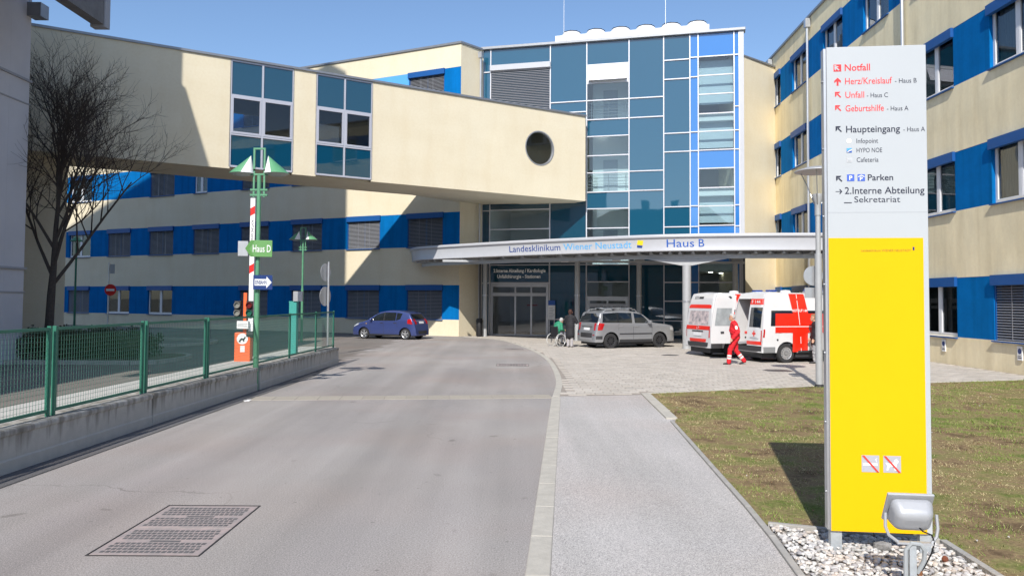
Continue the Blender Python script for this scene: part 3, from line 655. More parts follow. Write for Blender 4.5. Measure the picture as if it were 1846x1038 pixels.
for i, rows in enumerate(ROWS):
    a, c = US[i] + .03, US[i + 1] - .03
    for j, (z0, k) in enumerate(rows):
        z1 = rows[j + 1][0] if j + 1 < len(rows) else top
        if k in PM:
            ang = random.uniform(-.012, .012)
            mb = MB(); y = .05
            mb.add([(a, y - ang, z0 + .03), (c, y + ang, z0 + .03), (c, y + ang, z1 - .03), (a, y - ang, z1 - .03), (a, y + .03 - ang, z0 + .03), (c, y + .03 + ang, z0 + .03), (c, y + .03 + ang, z1 - .03), (a, y + .03 - ang, z1 - .03)],
                   [(0, 1, 2, 3), (7, 6, 5, 4), (0, 4, 5, 1), (1, 5, 6, 2), (2, 6, 7, 3), (3, 7, 4, 0)])
            mb.build('glass_panel', PM[k], GT)
        if k == 'x':
            mb = MB(); mb.box(a, .10, z0, c, .14, z1); mb.build('glass_panel', M_enam2, GT)
            mb = MB(); n = 27
            for s in range(n):
                zz = z0 + .05 + (z1 - z0 - .1) * s / (n - 1); mb.add([(a, -.10, zz - .03), (c, -.10, zz - .03), (c, -.03, zz + .03), (a, -.03, zz + .03)], [(0, 1, 2, 3)])
            mb.build('blind_slats', M_slat, GT, kind='stuff')
        if k == 'B':
            mb = MB(); mb.box(a - .05, -.18, z0, c + .05, .06, z1); mb.build('blind_box', M_fascia, GT, bevel=.015)
        if k == 't':
            fr = MB(); fr.box(a, -.03, z0 + .03, a + .08, .06, z1 - .03); fr.box(c - .08, -.03, z0 + .03, c, .06, z1 - .03); fr.box(a + .08, -.03, z0 + .03, c - .08, .06, z0 + .11); fr.box(a + .08, -.03, z1 - .16, c - .08, .06, z1 - .03)
            wv = fr.build('top_hung_window', M_frame, GT); s = MB(); s.add([(a + .08, -.32, z0 + .1), (c - .08, -.32, z0 + .1), (c - .08, -.02, z1 - .18), (a + .08, -.02, z1 - .18), (a + .08, -.28, z0 + .1), (c - .08, -.28, z0 + .1), (c - .08, .02, z1 - .18), (a + .08, .02, z1 - .18)], [(0, 1, 2, 3), (7, 6, 5, 4), (0, 4, 5, 1), (1, 5, 6, 2), (2, 6, 7, 3), (3, 7, 4, 0)])
            s.build('sash', mat('pale_blind', (.78, .76, .80), .4, coat=.3), wv)
        if z0 > 0:
            mb = MB(); mb.box(a - .002, -.012, z0 - .028, c + .002, .09, z0 + .028); mb.build('transom', M_mull, GT)
for i, u in enumerate(US):
    if i == 2: mb = MB(); mb.box(u - .03, -.02, 0, u + .03, .12, top)
    else: mb = MB(); mb.box(u - .028, -.02, 0, u + .028, .12, top)
    mb.build('mullion', M_mull, GT)
mb = MB(); mb.box(14.80, -.03, 0, 15.02, .8, top); mb.build('corner_post', M_fascia, GT)
mb = MB(); mb.box(-.12, -.14, top, 15.12, .5, top + .16); mb.build('roof_flashing', M_flash, GT, bevel=.02)
# rooms behind the clear panes
for z in (4.2, 8.4, 12.6):
    mb = MB(); mb.box(.1, .16, z - .42, 14.7, 6.4, z); mb.build('floor_slab', M_inner, GT)
mb = MB(); mb.box(.1, 6.4, 0, 14.7, 6.5, top); mb.box(.1, .16, 16.9, 14.7, 6.4, 17.0); mb.box(.02, .16, 0, .1, 6.4, 16.9); mb.box(14.7, .82, 0, 14.8, 6.4, 16.9); mb.build('inner_wall', M_inner, GT)
mb = MB(); mb.box(4.2, .2, .004, 4.3, 6.3, 3.7); mb.box(8.75, .2, .004, 8.8, 6.3, 16.6); mb.box(12.5, .2, .004, 12.55, 6.3, 16.6); mb.box(5.9, .2, 8.5, 6.0, 6.3, 16.6); mb.build('partition', M_inner, GT)
for z in (4.2, 8.4, 12.6):
    mb = MB(); mb.box(6.35, 1.9, z, 8.65, 1.95, z + 3.7); mb.build('partition', M_inner, GT)  # white wall added close behind the clear panes to brighten them
    mb = MB(); mb.box(7.0, 1.86, z, 7.85, 1.9, z + 2.1); mb.build('inner_door', mat('inner_door_grey', (.45, .47, .52), .6), GT)
M_lit = mat('ceiling_lamp', (1, .95, .85), .5, emit=5)
for z in (3.77, 7.97, 12.17, 16.89):
    for u, n in ((1.5, 1.5), (2.9, 3), (6.9, 1.6), (8.0, 2.6), (7.3, 4), (13.2, 1.5), (13.8, 3)):
        mb = MB(); mb.cyl((u, n, z), (u, n, z - .03), .13, n=12); mb.build('ceiling_lamp', M_lit, GT)
for z0, z1 in ((6.31, 8.4), (10.52, 12.5), (13.0, 15.79)):      # pale roller blinds inside the right bay
    mb = MB(); mb.box(12.6, .55, z0 + .2, 14.45, .57, z1 - .1); mb.build('inner_blind', mat('pale_inner_blind', (.62, .68, .74), .9), GT)
for z in (8.4, 12.6):
    mb = MB()
    for k in range(5): mb.cyl((6.3, .35, z + .25 + .18 * k), (8.68, .35, z + .25 + .18 * k), .015, n=6)
    for k in range(3): mb.cyl((6.5 + k, .35, z), (6.5 + k, .35, z + 1.05), .02, n=6)
    mb.build('railing', M_alu, GT)
# entrance doors
M_doorg = glassmat('door_glass', (.75, .78, .79), 1.9, wob=.05)
def doorset(u0, u1, h, leaves, nm):
    fr = MB(); fr.box(u0, -.02, 0, u0 + .09, .1, h); fr.box(u1 - .09, -.02, 0, u1, .1, h); fr.box(u0 + .09, -.02, h - .12, u1 - .09, .1, h)
    d = fr.build(nm, M_alu, GT)
    xs = [u0 + .09 + (u1 - u0 - .18) * q for q in leaves]
    for a, c in zip(xs, xs[1:]):
        l = MB(); l.box(a + .004, .0, .02, a + .05, .06, h - .12); l.box(c - .05, .0, .02, c - .004, .06, h - .12); l.box(a + .05, .0, .02, c - .05, .06, .1); l.box(a + .05, .0, h - .2, c - .05, .06, h - .12)
        l.build('leaf_frame', M_alu, d); p = MB(); p.box(a + .05, .025, .1, c - .05, .035, h - .2); p.build('pane', M_doorg, d)
    p = MB(); p.box(u0 + .1, -.03, h * .76, u1 - .1, -.004, h * .76 + .19); p.build('sliding_rail_cover', M_fascia, d)
doorset(.55, 4.05, 3.08, (0, .43, .72, 1), 'sliding_door')
doorset(6.33, 8.65, 2.3, (0, .5, 1), 'glass_door')
mb = MB(); mb.box(.55, .02, 3.12, 4.05, .09, 4.14); sg = mb.build('name_panel', M_enam2, GT)
lettering('2.Interne Abteilung / Kardiologie', sg, .72, .018, 3.74, 3.15, .19, mat('letter_white', (.9, .9, .9), .6), .03); lettering('Unfallchirurgie - Stationen', sg, .95, .018, 3.40, 2.62, .19, mat('letter_white', (.9, .9, .9), .6), .03)
mb = MB(); mb.box(2.75, .04, 1.78, 3.4, .048, 1.84); mb.build('red_sticker', M_redfoil, GT)
nb = thing('notice_board', 'white notice board with blue head beside the sliding door', 'board', (2.32, 45.0, 0), GA)
mb = MB(); mb.box(-.2, -.06, 1.0, .2, -.02, 1.82); mb.build('board', M_white, nb); mb = MB(); mb.box(-.2, -.062, 1.82, .2, -.02, 2.1); mb.build('head', M_pblue, nb)
mb = MB(); mb.box(-.17, -.02, 0, -.13, .0, 2.0); mb.box(.13, -.02, 0, .17, .0, 2.0); mb.build('post', M_alu, nb)
flat(nb, [[(-.15, 1.1 + .09 * k), (.06 + .05 * (k % 3), 1.1 + .09 * k), (.06 + .05 * (k % 3), 1.125 + .09 * k), (-.15, 1.125 + .09 * k)] for k in range(7)], -.061, mat('letter_grey', (.3, .32, .36), .6), 'lettering')
# roof plant and rods
ch = thing('roof_cooler', 'white rooftop cooling unit with six round fans above the glass tower', 'cooling unit', (6.9, 45.6, 17.12), GA)
mb = MB(); mb.box(-4.5, 0, .1, 4.6, 2.2, 1.05); mb.build('casing', M_white, ch, bevel=.03)
mb = MB(); mb.box(-4.6, -.05, 0, 4.7, 2.25, .1); mb.build('base_frame', M_alu, ch)
for x in (-4.4, -1.5, 1.5, 4.4):
    for y in (.1, 2.0): mb = MB(); mb.box(x - .06, y - .06, -.12, x + .06, y + .06, .0); mb.build('leg', M_alu, ch)
for k in range(6):
    mb = MB(); x = -3.6 + 1.5 * k; mb.lathe([(.62, 1.0), (.60, 1.24), (.52, 1.34), (.46, 1.34), (.46, 1.0)], 20, (x, .7, 0)); f = mb.build('fan_cowl', M_white, ch, smooth=True)
    mb = MB()
    for q in range(3): mb.lathe([(.22 + q * .14, 1.36), (.26 + q * .14, 1.40 - q * .01), (.22 + q * .14, 1.44 - q * .02)], 20, (x, .7, 0))
    for q in range(4): mb.bar((x - .54 * math.cos(q * math.pi / 4), .7 - .54 * math.sin(q * math.pi / 4), 1.39), (x + .54 * math.cos(q * math.pi / 4), .7 + .54 * math.sin(q * math.pi / 4), 1.39), .03, .04)
    mb.build('fan_guard', M_dark, f)
for lb, x in (('thin lightning rod left on the glass tower roof', 3.0), ('thin lightning rod right on the glass tower roof', 8.75)):
    y = 46.2 - .254 * (x + 1.8) + .6
    t = thing('lightning_rod', lb, 'rod', (x, y, 17.0), 0, 'lightning rods'); mb = MB(); mb.cyl((0, 0, .2), (0, 0, 3.2), .022, .012, n=6); mb.build('rod', M_alu, t); mb = MB(); mb.cyl((0, 0, 0), (0, 0, .22), .12, .05, n=8); mb.build('foot', M_conc, t)

# ---- bridge
BA = math.atan2(.532, .847)
BR = thing('skywalk', 'pale yellow enclosed bridge crossing to the glass tower', 'bridge', (4.15, 44.0, 0), BA)
zb, zt, bw = 7.75, 12.58, 3.3
op = [(-19.47, -16.73), (-15.65, -12.92)]
for a, c in ((-44, -19.47), (-16.73, -15.65), (-12.92, -4.45), (-1.85, 0)):
    mb = MB(); mb.box(a, 0, zb, c, .3, zt); mb.build('front_wall', M_plaster, BR)
# wall piece with the round opening
cx, cz, rr = -3.15, 10.43, .96; x0, x1 = -4.45, -1.85; n = 48
mb = MB(); mb.box(x0, 0, zb, x1, .3, cz - 1.3); mb.box(x0, 0, cz + 1.3, x1, .3, zt)
vs = []; fs = []
for i in range(n):
    t = 2 * math.pi * i / n; dx, dz = math.cos(t), math.sin(t); k = 1.3 / max(abs(dx), abs(dz))
    vs += [(cx + rr * dx, 0, cz + rr * dz), (cx + k * dx, 0, cz + k * dz), (cx + rr * dx, .3, cz + rr * dz), (cx + k * dx, .3, cz + k * dz)]
for i in range(n):
    a, c = 4 * i, 4 * ((i + 1) % n); fs += [(a, a + 1, c + 1, c), (a + 2, c + 2, c + 3, a + 3), (a, c, c + 2, a + 2)]
mb.add(vs, fs); mb.build('front_wall', M_plaster, BR)
mb = MB(); mb.lathe([(.955, -.02), (.955, .13), (.87, .13), (.87, .06), (.90, -.02), (.955, -.02)], 48, (cx, 0, cz), 'y'); rw_ = mb.build('round_window', M_alu, BR, smooth=True)
mb = MB(); mb.lathe([(.872, .085), (0, .085)], 48, (cx, 0, cz), 'y'); mb.build('pane', M_glassd, rw_)
mb = MB(); mb.box(-44, .3, zb, 0, bw - .3, zb + .3); mb.build('floor', M_plaster, BR)
mb = MB(); mb.box(-44, .3, zt - .25, 0, bw - .3, zt); mb.build('roof_slab', M_plaster, BR)
mb = MB(); mb.box(-44, -.07, zt, .03, bw + .07, zt + .1); mb.build('roof_flashing', M_flash, BR)
for a, c in ((-44, -20.2), (-17.4, -15.9), (-13.4, 0)):
    mb = MB(); mb.box(a, bw - .3, zb, c, bw, zt); mb.build('back_wall', M_plaster, BR)
for a, c in ((-20.2, -17.4), (-15.9, -13.4)):
    mb = MB(); mb.box(a, bw - .3, zb, c, bw, 9.1); mb.box(a, bw - .3, 10.95, c, bw, zt); mb.box((a + c) / 2 - .08, bw - .2, 9.1, (a + c) / 2 + .08, bw - .1, 10.95); mb.build('back_wall', M_plaster, BR)
mb = MB(); mb.box(-30, .32, zb + .3, -29.9, bw - .32, zt - .25); mb.build('inner_wall', M_inner, BR)
M_bglass = glassmat('bridge_glass', (.62, .66, .72), 1.6)
for a, c in op:
    rows = [(7.87, 9.28, 'd'), (9.28, 11.0, 'c'), (11.0, 12.56, 'd')]
    mid = (a + c) / 2
    fr = MB()
    for x in (a, mid, c): fr.box(x - .04, .0, 7.83, x + .04, .14, 12.56)
    for z in (7.87, 9.28, 11.0, 12.53): fr.box(a + .04, .005, z - .04, mid - .04, .135, z + .04); fr.box(mid + .04, .005, z - .04, c - .04, .135, z + .04)
    for p, q in ((a, mid), (mid, c)):
        p += .04; q -= .04; fr.box(p, -.012, 9.32, p + .08, .1, 10.96); fr.box(q - .08, -.012, 9.32, q, .1, 10.96); fr.box(p + .08, -.012, 9.32, q - .08, .1, 9.41); fr.box(p + .08, -.012, 10.87, q - .08, .1, 10.96)
    w_ = fr.build('tall_window', M_gframe, BR)
    for p, q in ((a, mid), (mid, c)):
        for z0, z1, k in rows:
            pb = MB(); e = .12 if k == 'c' else .04; pb.box(p + e, .045, z0 + (.13 if k == 'c' else .04), q - e, .07, z1 - (.13 if k == 'c' else .04)); pb.build('pane', M_bglass if k == 'c' else M_enam2, w_)
# soffit block joining bridge, wing and tower
mb = MB(); inv = (Matrix.Translation((4.15, 44, 0)) @ Matrix.Rotation(BA, 4, 'Z')).inverted()
pol = [inv @ Vector((x, y, 0)) for x, y in ((-3.35, 44.75), (-2.0, 46.1), (1.3, 45.35), (2.4, 45.1))]
mb.prism([(-9.6, bw + .002)] + [(p.x, p.y) for p in pol], zb + .02, zt - .02); mb.build('link_block', M_plaster, BR)
pier = thing('bridge_pier', 'dark shaded wall carrying the left end of the bridge behind the bare tree', 'wall', (-19, 31, 0), BA)
mb = MB(); mb.box(-6, 0, -.1, 1.0, 4.4, 7.74); mb.build('wall', M_plaster, pier); mb = MB(); mb.box(-6.05, -.05, -.1, 1.05, -.002, .5); mb.build('plinth', M_conc, pier)
# ---- tall white building on the left and its projecting roof edge
WB = thing('white_building', 'tall pale grey rendered building at the left edge', 'building', (-15.93, 25.33, 0))
M_rend = mat('grey_render', (.56, .55, .57), .85, noise=.05, scale=.7, bump=.15)
mb = MB(); mb.box(-22, -34, -.1, 0, -1.0, 18); mb.build('wall', M_rend, WB)
mb = MB(); mb.prism([(0.001, -.999), (0.001, 0), (-1.0, 1.5), (-46, 1.5), (-46, -.999)], -.1, 36.4); mb.build('tower', M_rend, WB)  # unseen above the corner; height and width shaped for the shadow it throws
M_gr = mat('grey_trim', (.34, .34, .36), .7)
for z in (9.15, 3.0):
    mb = MB(); mb.box(0, -33, z, .07, .05, z + .07); mb.box(0, -33, z - .75, .035, .03, z - .71); mb.build('string_course', M_gr, WB)
mb = MB(); mb.box(-22.1, -34, 18, .1, -1.0, 18.2); mb.build('roof_flashing', M_flash, WB)
mb = MB(); mb.box(0.01, -17, 12.3, 3.0, -.9, 12.8); ro = mb.build('roof_overhang', mat('dark_eaves', (.16, .155, .155), .8, noise=.2, scale=3), WB)
mb = MB(); mb.box(2.6, -17, 10.72, 2.98, -1.1, 12.3); mb.build('eaves_board', mat('dark_eaves', (.16, .155, .155), .8, noise=.2, scale=3), ro)
mb = MB(); mb.box(2.55, -1.1, 10.65, 3.02, -.8, 12.3); mb.build('end_trim', M_gr, ro)
mb = MB(); mb.box(.0, -.25, 11.3, .45, .2, 11.75); mb.build('bracket', M_flash, WB)
# ================================================================ CANOPY
CP0 = Vector((7.57, 34.0, 0))
CN = thing('entrance_canopy', 'curved pale grey steel canopy with the clinic name over the entrance', 'canopy', CP0)
path = catmull([(-5.75, 45.9, 0), (-5.75, 45.0, 0), (-5.33, 43.5, 0), (-4.1, 42.0, 0), (-.09, 38.5, 0), (3.44, 36.0, 0), (5.85, 34.5, 0), (7.57, 33.8, 0), (10.14, 33.2, 0), (12.5, 32.9, 0), (14.88, 32.8, 0)], 8)
def tang(i):
    t = path[min(i + 1, len(path) - 1)] - path[max(i - 1, 0)]; return t.normalized()
def nrm(i): t = tang(i); return Vector((t.y, -t.x, 0))
def sweep(prof, name, m, parent, i0=0, i1=None, smooth=True):
    i1 = len(path) if i1 is None else i1; vs = []; fs = []; n = len(prof)
    for i in range(i0, i1):
        for a, z in prof: vs.append(path[i] + nrm(i) * a + Vector((0, 0, z)) - CP0)
    k = i1 - i0
    for i in range(k - 1):
        for j in range(n): fs.append((i * n + j, (i + 1) * n + j, (i + 1) * n + (j + 1) % n, i * n + (j + 1) % n))
    fs += [tuple(range(n)), tuple(range(k * n - 1, (k - 1) * n - 1, -1))]
    mb = MB(); mb.add(vs, fs); return mb.build(name, m, parent, smooth=smooth)
fas = sweep([(-.2, 4.28), (.02, 4.28), (.055, 4.30), (.06, 4.35), (.045, 4.385), (.10, 4.84), (.15, 4.86), (.18, 4.91), (.18, 4.96), (.15, 5.01), (.09, 5.03), (-.2, 5.03)], 'fascia', M_fascia, CN)
sweep([(-.62, 3.98), (-.5, 3.98), (-.5, 4.16), (-.62, 4.16)], 'ring_beam', M_greymetal, CN, 9, len(path))
sweep([(-1.55, 4.18), (-1.43, 4.18), (-1.43, 4.36), (-1.55, 4.36)], 'ring_beam', M_greymetal, CN, 12, len(path))
pin = [(path[i] - nrm(i) * .21) for i in range(len(path))]
pol = [(p.x - CP0.x, p.y - CP0.y) for p in pin] + [(x - CP0.x, y - CP0.y) for x, y in ((14.9, 41.5), (12.75, 42.3), (-1.75, 46.0), (-2.98, 44.65), (-5.4, 45.85))]
mb = MB(); mb.prism(pol, 4.74, 4.82); mb.build('roof_sheet', M_greymetal, CN)
n = len(path)
rib = 0
for i in range(11, n - 1, 2):
    p = path[i] - nrm(i) * .2; q = path[i] - nrm(i) * 3.4
    mb = MB(); mb.bar(Vector((p.x, p.y, 4.47)) - CP0, Vector((q.x, q.y, 4.47)) - CP0, .09, .5); mb.bar(Vector((p.x, p.y, 4.2)) - CP0, Vector((q.x, q.y, 4.2)) - CP0, .16, .035); mb.build('rib', M_greymetal, CN)
    if i % 4 == 3 and i < n - 9:
        mb = MB(); q2 = q + Vector((.25, .97, 0)) * 4.0; g = 46.2 - .254 * (q2.x + 1.8)
        if q2.y > g - .2: q2 = q + Vector((.25, .97, 0)) * max(.3, (g - .3 - q.y))
        mb.bar(Vector((q.x, q.y, 4.55)) - CP0, Vector((q2.x, q2.y, 4.55)) - CP0, .1, .3); mb.build('rib', M_greymetal, CN)
# haunch over the thick column
ic = min(range(n), key=lambda i: (path[i] - Vector((7.57, 33.8, 0))).length); tt = tang(ic); A = Matrix.Translation(path[ic] - nrm(ic) * .56 - CP0) @ Matrix.Rotation(math.atan2(tt.y, tt.x), 4, 'Z')
mb = MB(A); mb.xz([(-1.75, 3.975), (1.75, 3.975), (.25, 3.68), (-.25, 3.68)], -.05, .05); mb.build('haunch', M_greymetal, CN)
def column(x, y, r, h, ring=True):
    mb = MB(); mb.cyl((x - CP0.x, y - CP0.y, 0), (x - CP0.x, y - CP0.y, h), r, n=20); c = mb.build('column', M_greymetal, CN, smooth=True)
    mb = MB(); mb.cyl((x - CP0.x, y - CP0.y, h * .555), (x - CP0.x, y - CP0.y, h * .575), r + .012, n=20); mb.build('collar', M_alu, c); mb = MB(); mb.cyl((x - CP0.x, y - CP0.y, .0), (x - CP0.x, y - CP0.y, .03), r + .06, n=20); mb.build('foot_plate', M_alu, c)
pc = path[ic] - nrm(ic) * .56
column(pc.x, pc.y, .19, 3.7)
for x, y in ((3.42, 40.6), (6.81, 41.6), (11.75, 40.9), (-1.55, 44.9)):
    column(x, y, .135, 4.2)
    mb = MB(); mb.box(x - CP0.x - .25, y - CP0.y - .25, 4.2, x - CP0.x + .25, y - CP0.y + .25, 4.73); mb.build('column_head', M_greymetal, CN)
mb = MB(); mb.box(-11.2, 6.55, 4.08, 4.6, 6.75, 4.19); mb.build('cross_beam', M_greymetal, CN)
for x, y in ((-1.85, 45.2), (12.45, 41.6)):
    mb = MB(); mb.cyl((x - CP0.x, y - CP0.y, 0), (x - CP0.x, y - CP0.y, 4.73), .055, n=10); mb.build('downpipe', mat('dark_pipe', (.10, .105, .12), .5, .4), CN)
for x, y in ((5.0, 37.2), (2.6, 38.3)):
    mb = MB(); mb.box(x - CP0.x - .18, y - CP0.y - .1, 4.0, x - CP0.x + .18, y - CP0.y + .1, 4.13); mb.cyl((x - CP0.x, y - CP0.y, 4.12), (x - CP0.x, y - CP0.y, 4.74), .02, n=6); mb.build('spotlight', M_white, CN)
xs_p = [p.x for p in path]
def on_fascia(me, X0, X1, zbase):
    k = len(me.vertices); co = np.empty(k * 3); me.vertices.foreach_get('co', co); co = co.reshape(-1, 3); out = np.empty_like(co); i0 = int(np.argmin(xs_p)) 
    px_ = np.array([p.x for p in path[i0:]]); py_ = np.array([p.y for p in path[i0:]]); nx = np.array([nrm(i).x for i in range(i0, n)]); ny = np.array([nrm(i).y for i in range(i0, n)])
    X = co[:, 0]; z = zbase + co[:, 2]; off = .045 + (z - 4.385) / .455 * .055 + .006
    out[:, 0] = X + np.interp(X, px_, nx) * off - CP0.x; out[:, 1] = np.interp(X, px_, py_) + np.interp(X, px_, ny) * off - CP0.y; out[:, 2] = z
    me.vertices.foreach_set('co', out.ravel()); me.update()
def fascia_text(s, X0, X1, zb, cap, m, bold=0):
    me = text_mesh(s, X1 - X0, cap, bold); me.materials.clear(); me.materials.append(m)
    co = np.empty(len(me.vertices) * 3); me.vertices.foreach_get('co', co); co = co.reshape(-1, 3); co[:, 0] += X0; me.vertices.foreach_set('co', co.ravel())
    on_fascia(me, X0, X1, zb); inst('lettering', me, fas)
fascia_text('Landesklinikum', -.09, 2.32, 4.47, .30, M_dblue, .004); fascia_text('Wiener Neustadt', 2.46, 5.38, 4.47, .30, M_lblue, .004); fascia_text('Haus', 6.80, 7.92, 4.46, .33, M_pblue, .004); fascia_text('B', 8.10, 8.33, 4.46, .33, M_pblue, .004)
def fpoly(poly, m, dz=0):
    mb = MB(); mb.add([(x, 0, z) for x, z in poly], [tuple(range(len(poly)))]); me = mb.mesh('emblem', m); on_fascia(me, 0, 0, dz); 
    for v in me.vertices: v.co.y -= .001
    inst('emblem', me, fas)
fpoly([(5.60, 4.47), (5.80, 4.45), (5.83, 4.55), (5.61, 4.58)], M_dblue); fpoly([(5.60, 4.60), (5.83, 4.56), (5.87, 4.77), (5.64, 4.80)], mat('emblem_yellow', (.8, .6, .02), .5))
fascia_text('N', 5.66, 5.81, 4.62, .12, M_dblue, .02)
# litter bin by the door
bn = thing('litter_bin', 'dark cylindrical litter bin beside the left entrance column', 'bin', (-1.85, 44.55, 0))
mb = MB(); mb.lathe([(0, .04), (.18, .04), (.19, .1), (.19, .95), (.17, 1.0)], 20); mb.build('body', M_black, bn, smooth=True); mb = MB(); mb.lathe([(.2, .86), (.2, .9), (.17, 1.04), (.0, 1.07)], 20); mb.build('lid', M_dark, bn, smooth=True)
mb = MB(); mb.cyl((0, 0, 0), (0, 0, .05), .14, n=16); mb.build('base', M_dark, bn)

# ================================================================ TOTEM SIGN
SW, ST = .815, .10
SG = thing('totem_sign', 'tall white and yellow direction sign standing in the pebble bed', 'sign', (2.695, 6.61, 0), R(-6.3))
mb = MB(); mb.box(0, 0, .18, SW, ST, 4.29); pan = mb.build('white_panel', M_signw, SG, bevel=.006)
mb = MB(); mb.box(.003, -.004, .183, SW * .945, .0, 2.645); yp = mb.build('yellow_panel', M_signy, SG)
mb = MB(); mb.box(-.022, .012, .19, -.002, ST - .012, 4.28); mb.build('edge_profile', M_alu, SG)
for z in np.linspace(.5, 4.0, 7):
    mb = MB(); mb.cyl((-.03, ST / 2, z), (-.02, ST / 2, z), .012, n=8); mb.build('bolt', M_flash, SG)
for x in (.05, .765):
    mb = MB(); mb.box(x - .045, .02, -.05, x + .045, .09, .2); mb.build('leg', mat('galvanised', (.50, .53, .55), .5, .5, noise=.15, scale=18), SG)
mb = MB(); mb.box(.002, -.0012, 2.862, SW - .002, .0, 2.866); mb.build('panel_joint', mat('joint_grey', (.4, .42, .45), .6), pan)
X = lambda p: (p - 1498) / 174 * SW
Z = lambda p: 4.29 - (p - 78) * .004639
U_ = .815 / 174
def st(s, x, base, w, cap, m, bold=0): lettering(s, pan, X(x), -.0015, Z(base), w * U_, cap * .004639, m, bold)
for a in (('Notfall', 1530, 123.2, 44.5, 12.2, M_signred, .014), ('Herz/Kreislauf', 1530.5, 148.4, 82, 11.8, M_signred, .004), ('- Haus B', 1617.6, 148, 37.6, 8.4, M_signdark), ('Unfall', 1530.8, 173.7, 33, 11.5, M_signred, .004), ('- Haus C', 1568.4, 173.7, 36.7, 8.4, M_signdark),
          ('Geburtshilfe', 1530.8, 198.9, 67, 11.5, M_signred, .004), ('- Haus A', 1603, 198.9, 37.3, 8.4, M_signdark), ('Haupteingang', 1531.4, 237.9, 94, 12, M_signdark, .010), ('- Haus A', 1631, 237.9, 37.3, 8.4, M_signdark), ('Infopoint', 1549.4, 258, 37.7, 8.4, M_signdark),
          ('HYPO NOE', 1549.4, 275.2, 44.5, 8.2, M_signdark), ('Cafeteria', 1549.4, 292.9, 38, 8.4, M_signdark), ('Parken', 1568.4, 327, 44, 11, M_signdark, .012), ('2.Interne Abteilung', 1528, 351.5, 138, 12.3, M_signdark, .008), ('Sekretariat', 1544.5, 367.2, 79.6, 11, M_signdark)): st(*a)
def rectp(x0, y0, x1, y1): return [(X(x0), Z(y1)), (X(x1), Z(y1)), (X(x1), Z(y0)), (X(x0), Z(y0))]
def arrow(cx, cy, s, ang):
    P = [(-.5, -.12), (.1, -.12), (-.12, -.42), (.16, -.42), (.55, 0), (.16, .42), (-.12, .42), (.1, .12), (-.5, .12)]; c, si = math.cos(ang), math.sin(ang)
    return [(X(cx) + (x * c - y * si) * s * U_, Z(cy) + (x * si + y * c) * s * U_) for x, y in P]
def narrow(cx, cy, s, ang):
    """arrow with an open corner head pointing up left"""
    k = s * U_; x, z = X(cx), Z(cy)
    return [[(x - .5 * k, z + .5 * k), (x + .35 * k, z + .5 * k), (x + .12 * k, z + .24 * k), (x - .24 * k, z + .24 * k), (x - .24 * k, z - .12 * k), (x - .5 * k, z - .35 * k)], [(x - .22 * k, z + .08 * k), (x - .06 * k, z + .22 * k), (x + .5 * k, z - .36 * k), (x + .36 * k, z - .5 * k)]]
flat(pan, [rectp(1510.5, 111, 1524, 124)], -.0005, M_signred); flat(pan, [arrow(1516, 118.5, 10, R(140)), [(X(1511), Z(112.5)), (X(1516), Z(112)), (X(1513), Z(115.5))]], -.0027, M_signw)
flat(pan, [arrow(1517.3, 143.5, 14, R(90))], -.0005, M_signred)
for cy in (167.5, 192.5): flat(pan, narrow(1518, cy, 11, 0), -.0005, M_signred)
for cy in (231.5, 323.5): flat(pan, narrow(1518.5, cy, 11, 0), -.0005, M_signdark)
flat(pan, [circ(X(1536.3), Z(253.7), 4.4 * U_)], -.0005, mat('pictogram_white', (.80, .81, .82), .5)); flat(pan, [rectp(1532, 267, 1541, 275.3)], -.0005, M_pblue); flat(pan, [[(X(1532), Z(275)), (X(1536), Z(271)), (X(1541), Z(269)), (X(1541), Z(271)), (X(1537), Z(272.6)), (X(1533), Z(275.2))]], -.0027, M_white)
flat(pan, [[(X(1532), Z(267)), (X(1541), Z(267)), (X(1541), Z(268.5)), (X(1536), Z(270)), (X(1532), Z(273))]], -.0025, M_lblue)
flat(pan, [rectp(1532, 285, 1541, 293)], -.0005, mat('pictogram_grey', (.50, .51, .53), .5)); flat(pan, [[(X(1534), Z(291)), (X(1539), Z(291)), (X(1540), Z(287.5)), (X(1533.5), Z(287.5))]], -.0027, M_signw)
for x0 in (1532, 1550.5): flat(pan, [rectp(x0, 315.5, x0 + 13, 328)], -.0005, mat('parking_blue', (.06, .13, .52), .5))
lettering('P', pan, X(1536), -.0028, Z(325.7), 5.5 * U_, 7.5 * U_, M_white, .02); lettering('P', pan, X(1554.5), -.0028, Z(326.7), 5 * U_, 6 * U_, M_white, .02)
flat(pan, [[(X(1551.5), Z(319.5)), (X(1557), Z(316.6)), (X(1562.5), Z(319.5)), (X(1562.5), Z(321)), (X(1557), Z(318.3)), (X(1551.5), Z(321))]], -.0027, M_white)
flat(pan, [[(X(1512), Z(346.5)), (X(1521), Z(346.5)), (X(1518.4), Z(343.2)), (X(1519.8), Z(342.2)), (X(1523.6), Z(346.9)), (X(1519.8), Z(351.6)), (X(1518.4), Z(350.6)), (X(1521), Z(347.4)), (X(1512), Z(347.4))]], -.0005, M_signdark)
flat(pan, [rectp(1526.5, 367, 1540, 368.4)], -.0005, M_signdark)
lettering('Landesklinikum WIENER NEUSTADT', yp, X(1555) , -.0062, Z(457.5), 86 * U_, 4.0 * .00464, mat('letter_brown', (.25, .17, .02), .6)); flat(yp, [rectp(1644, 449, 1647, 455)], -.0055, M_navy)
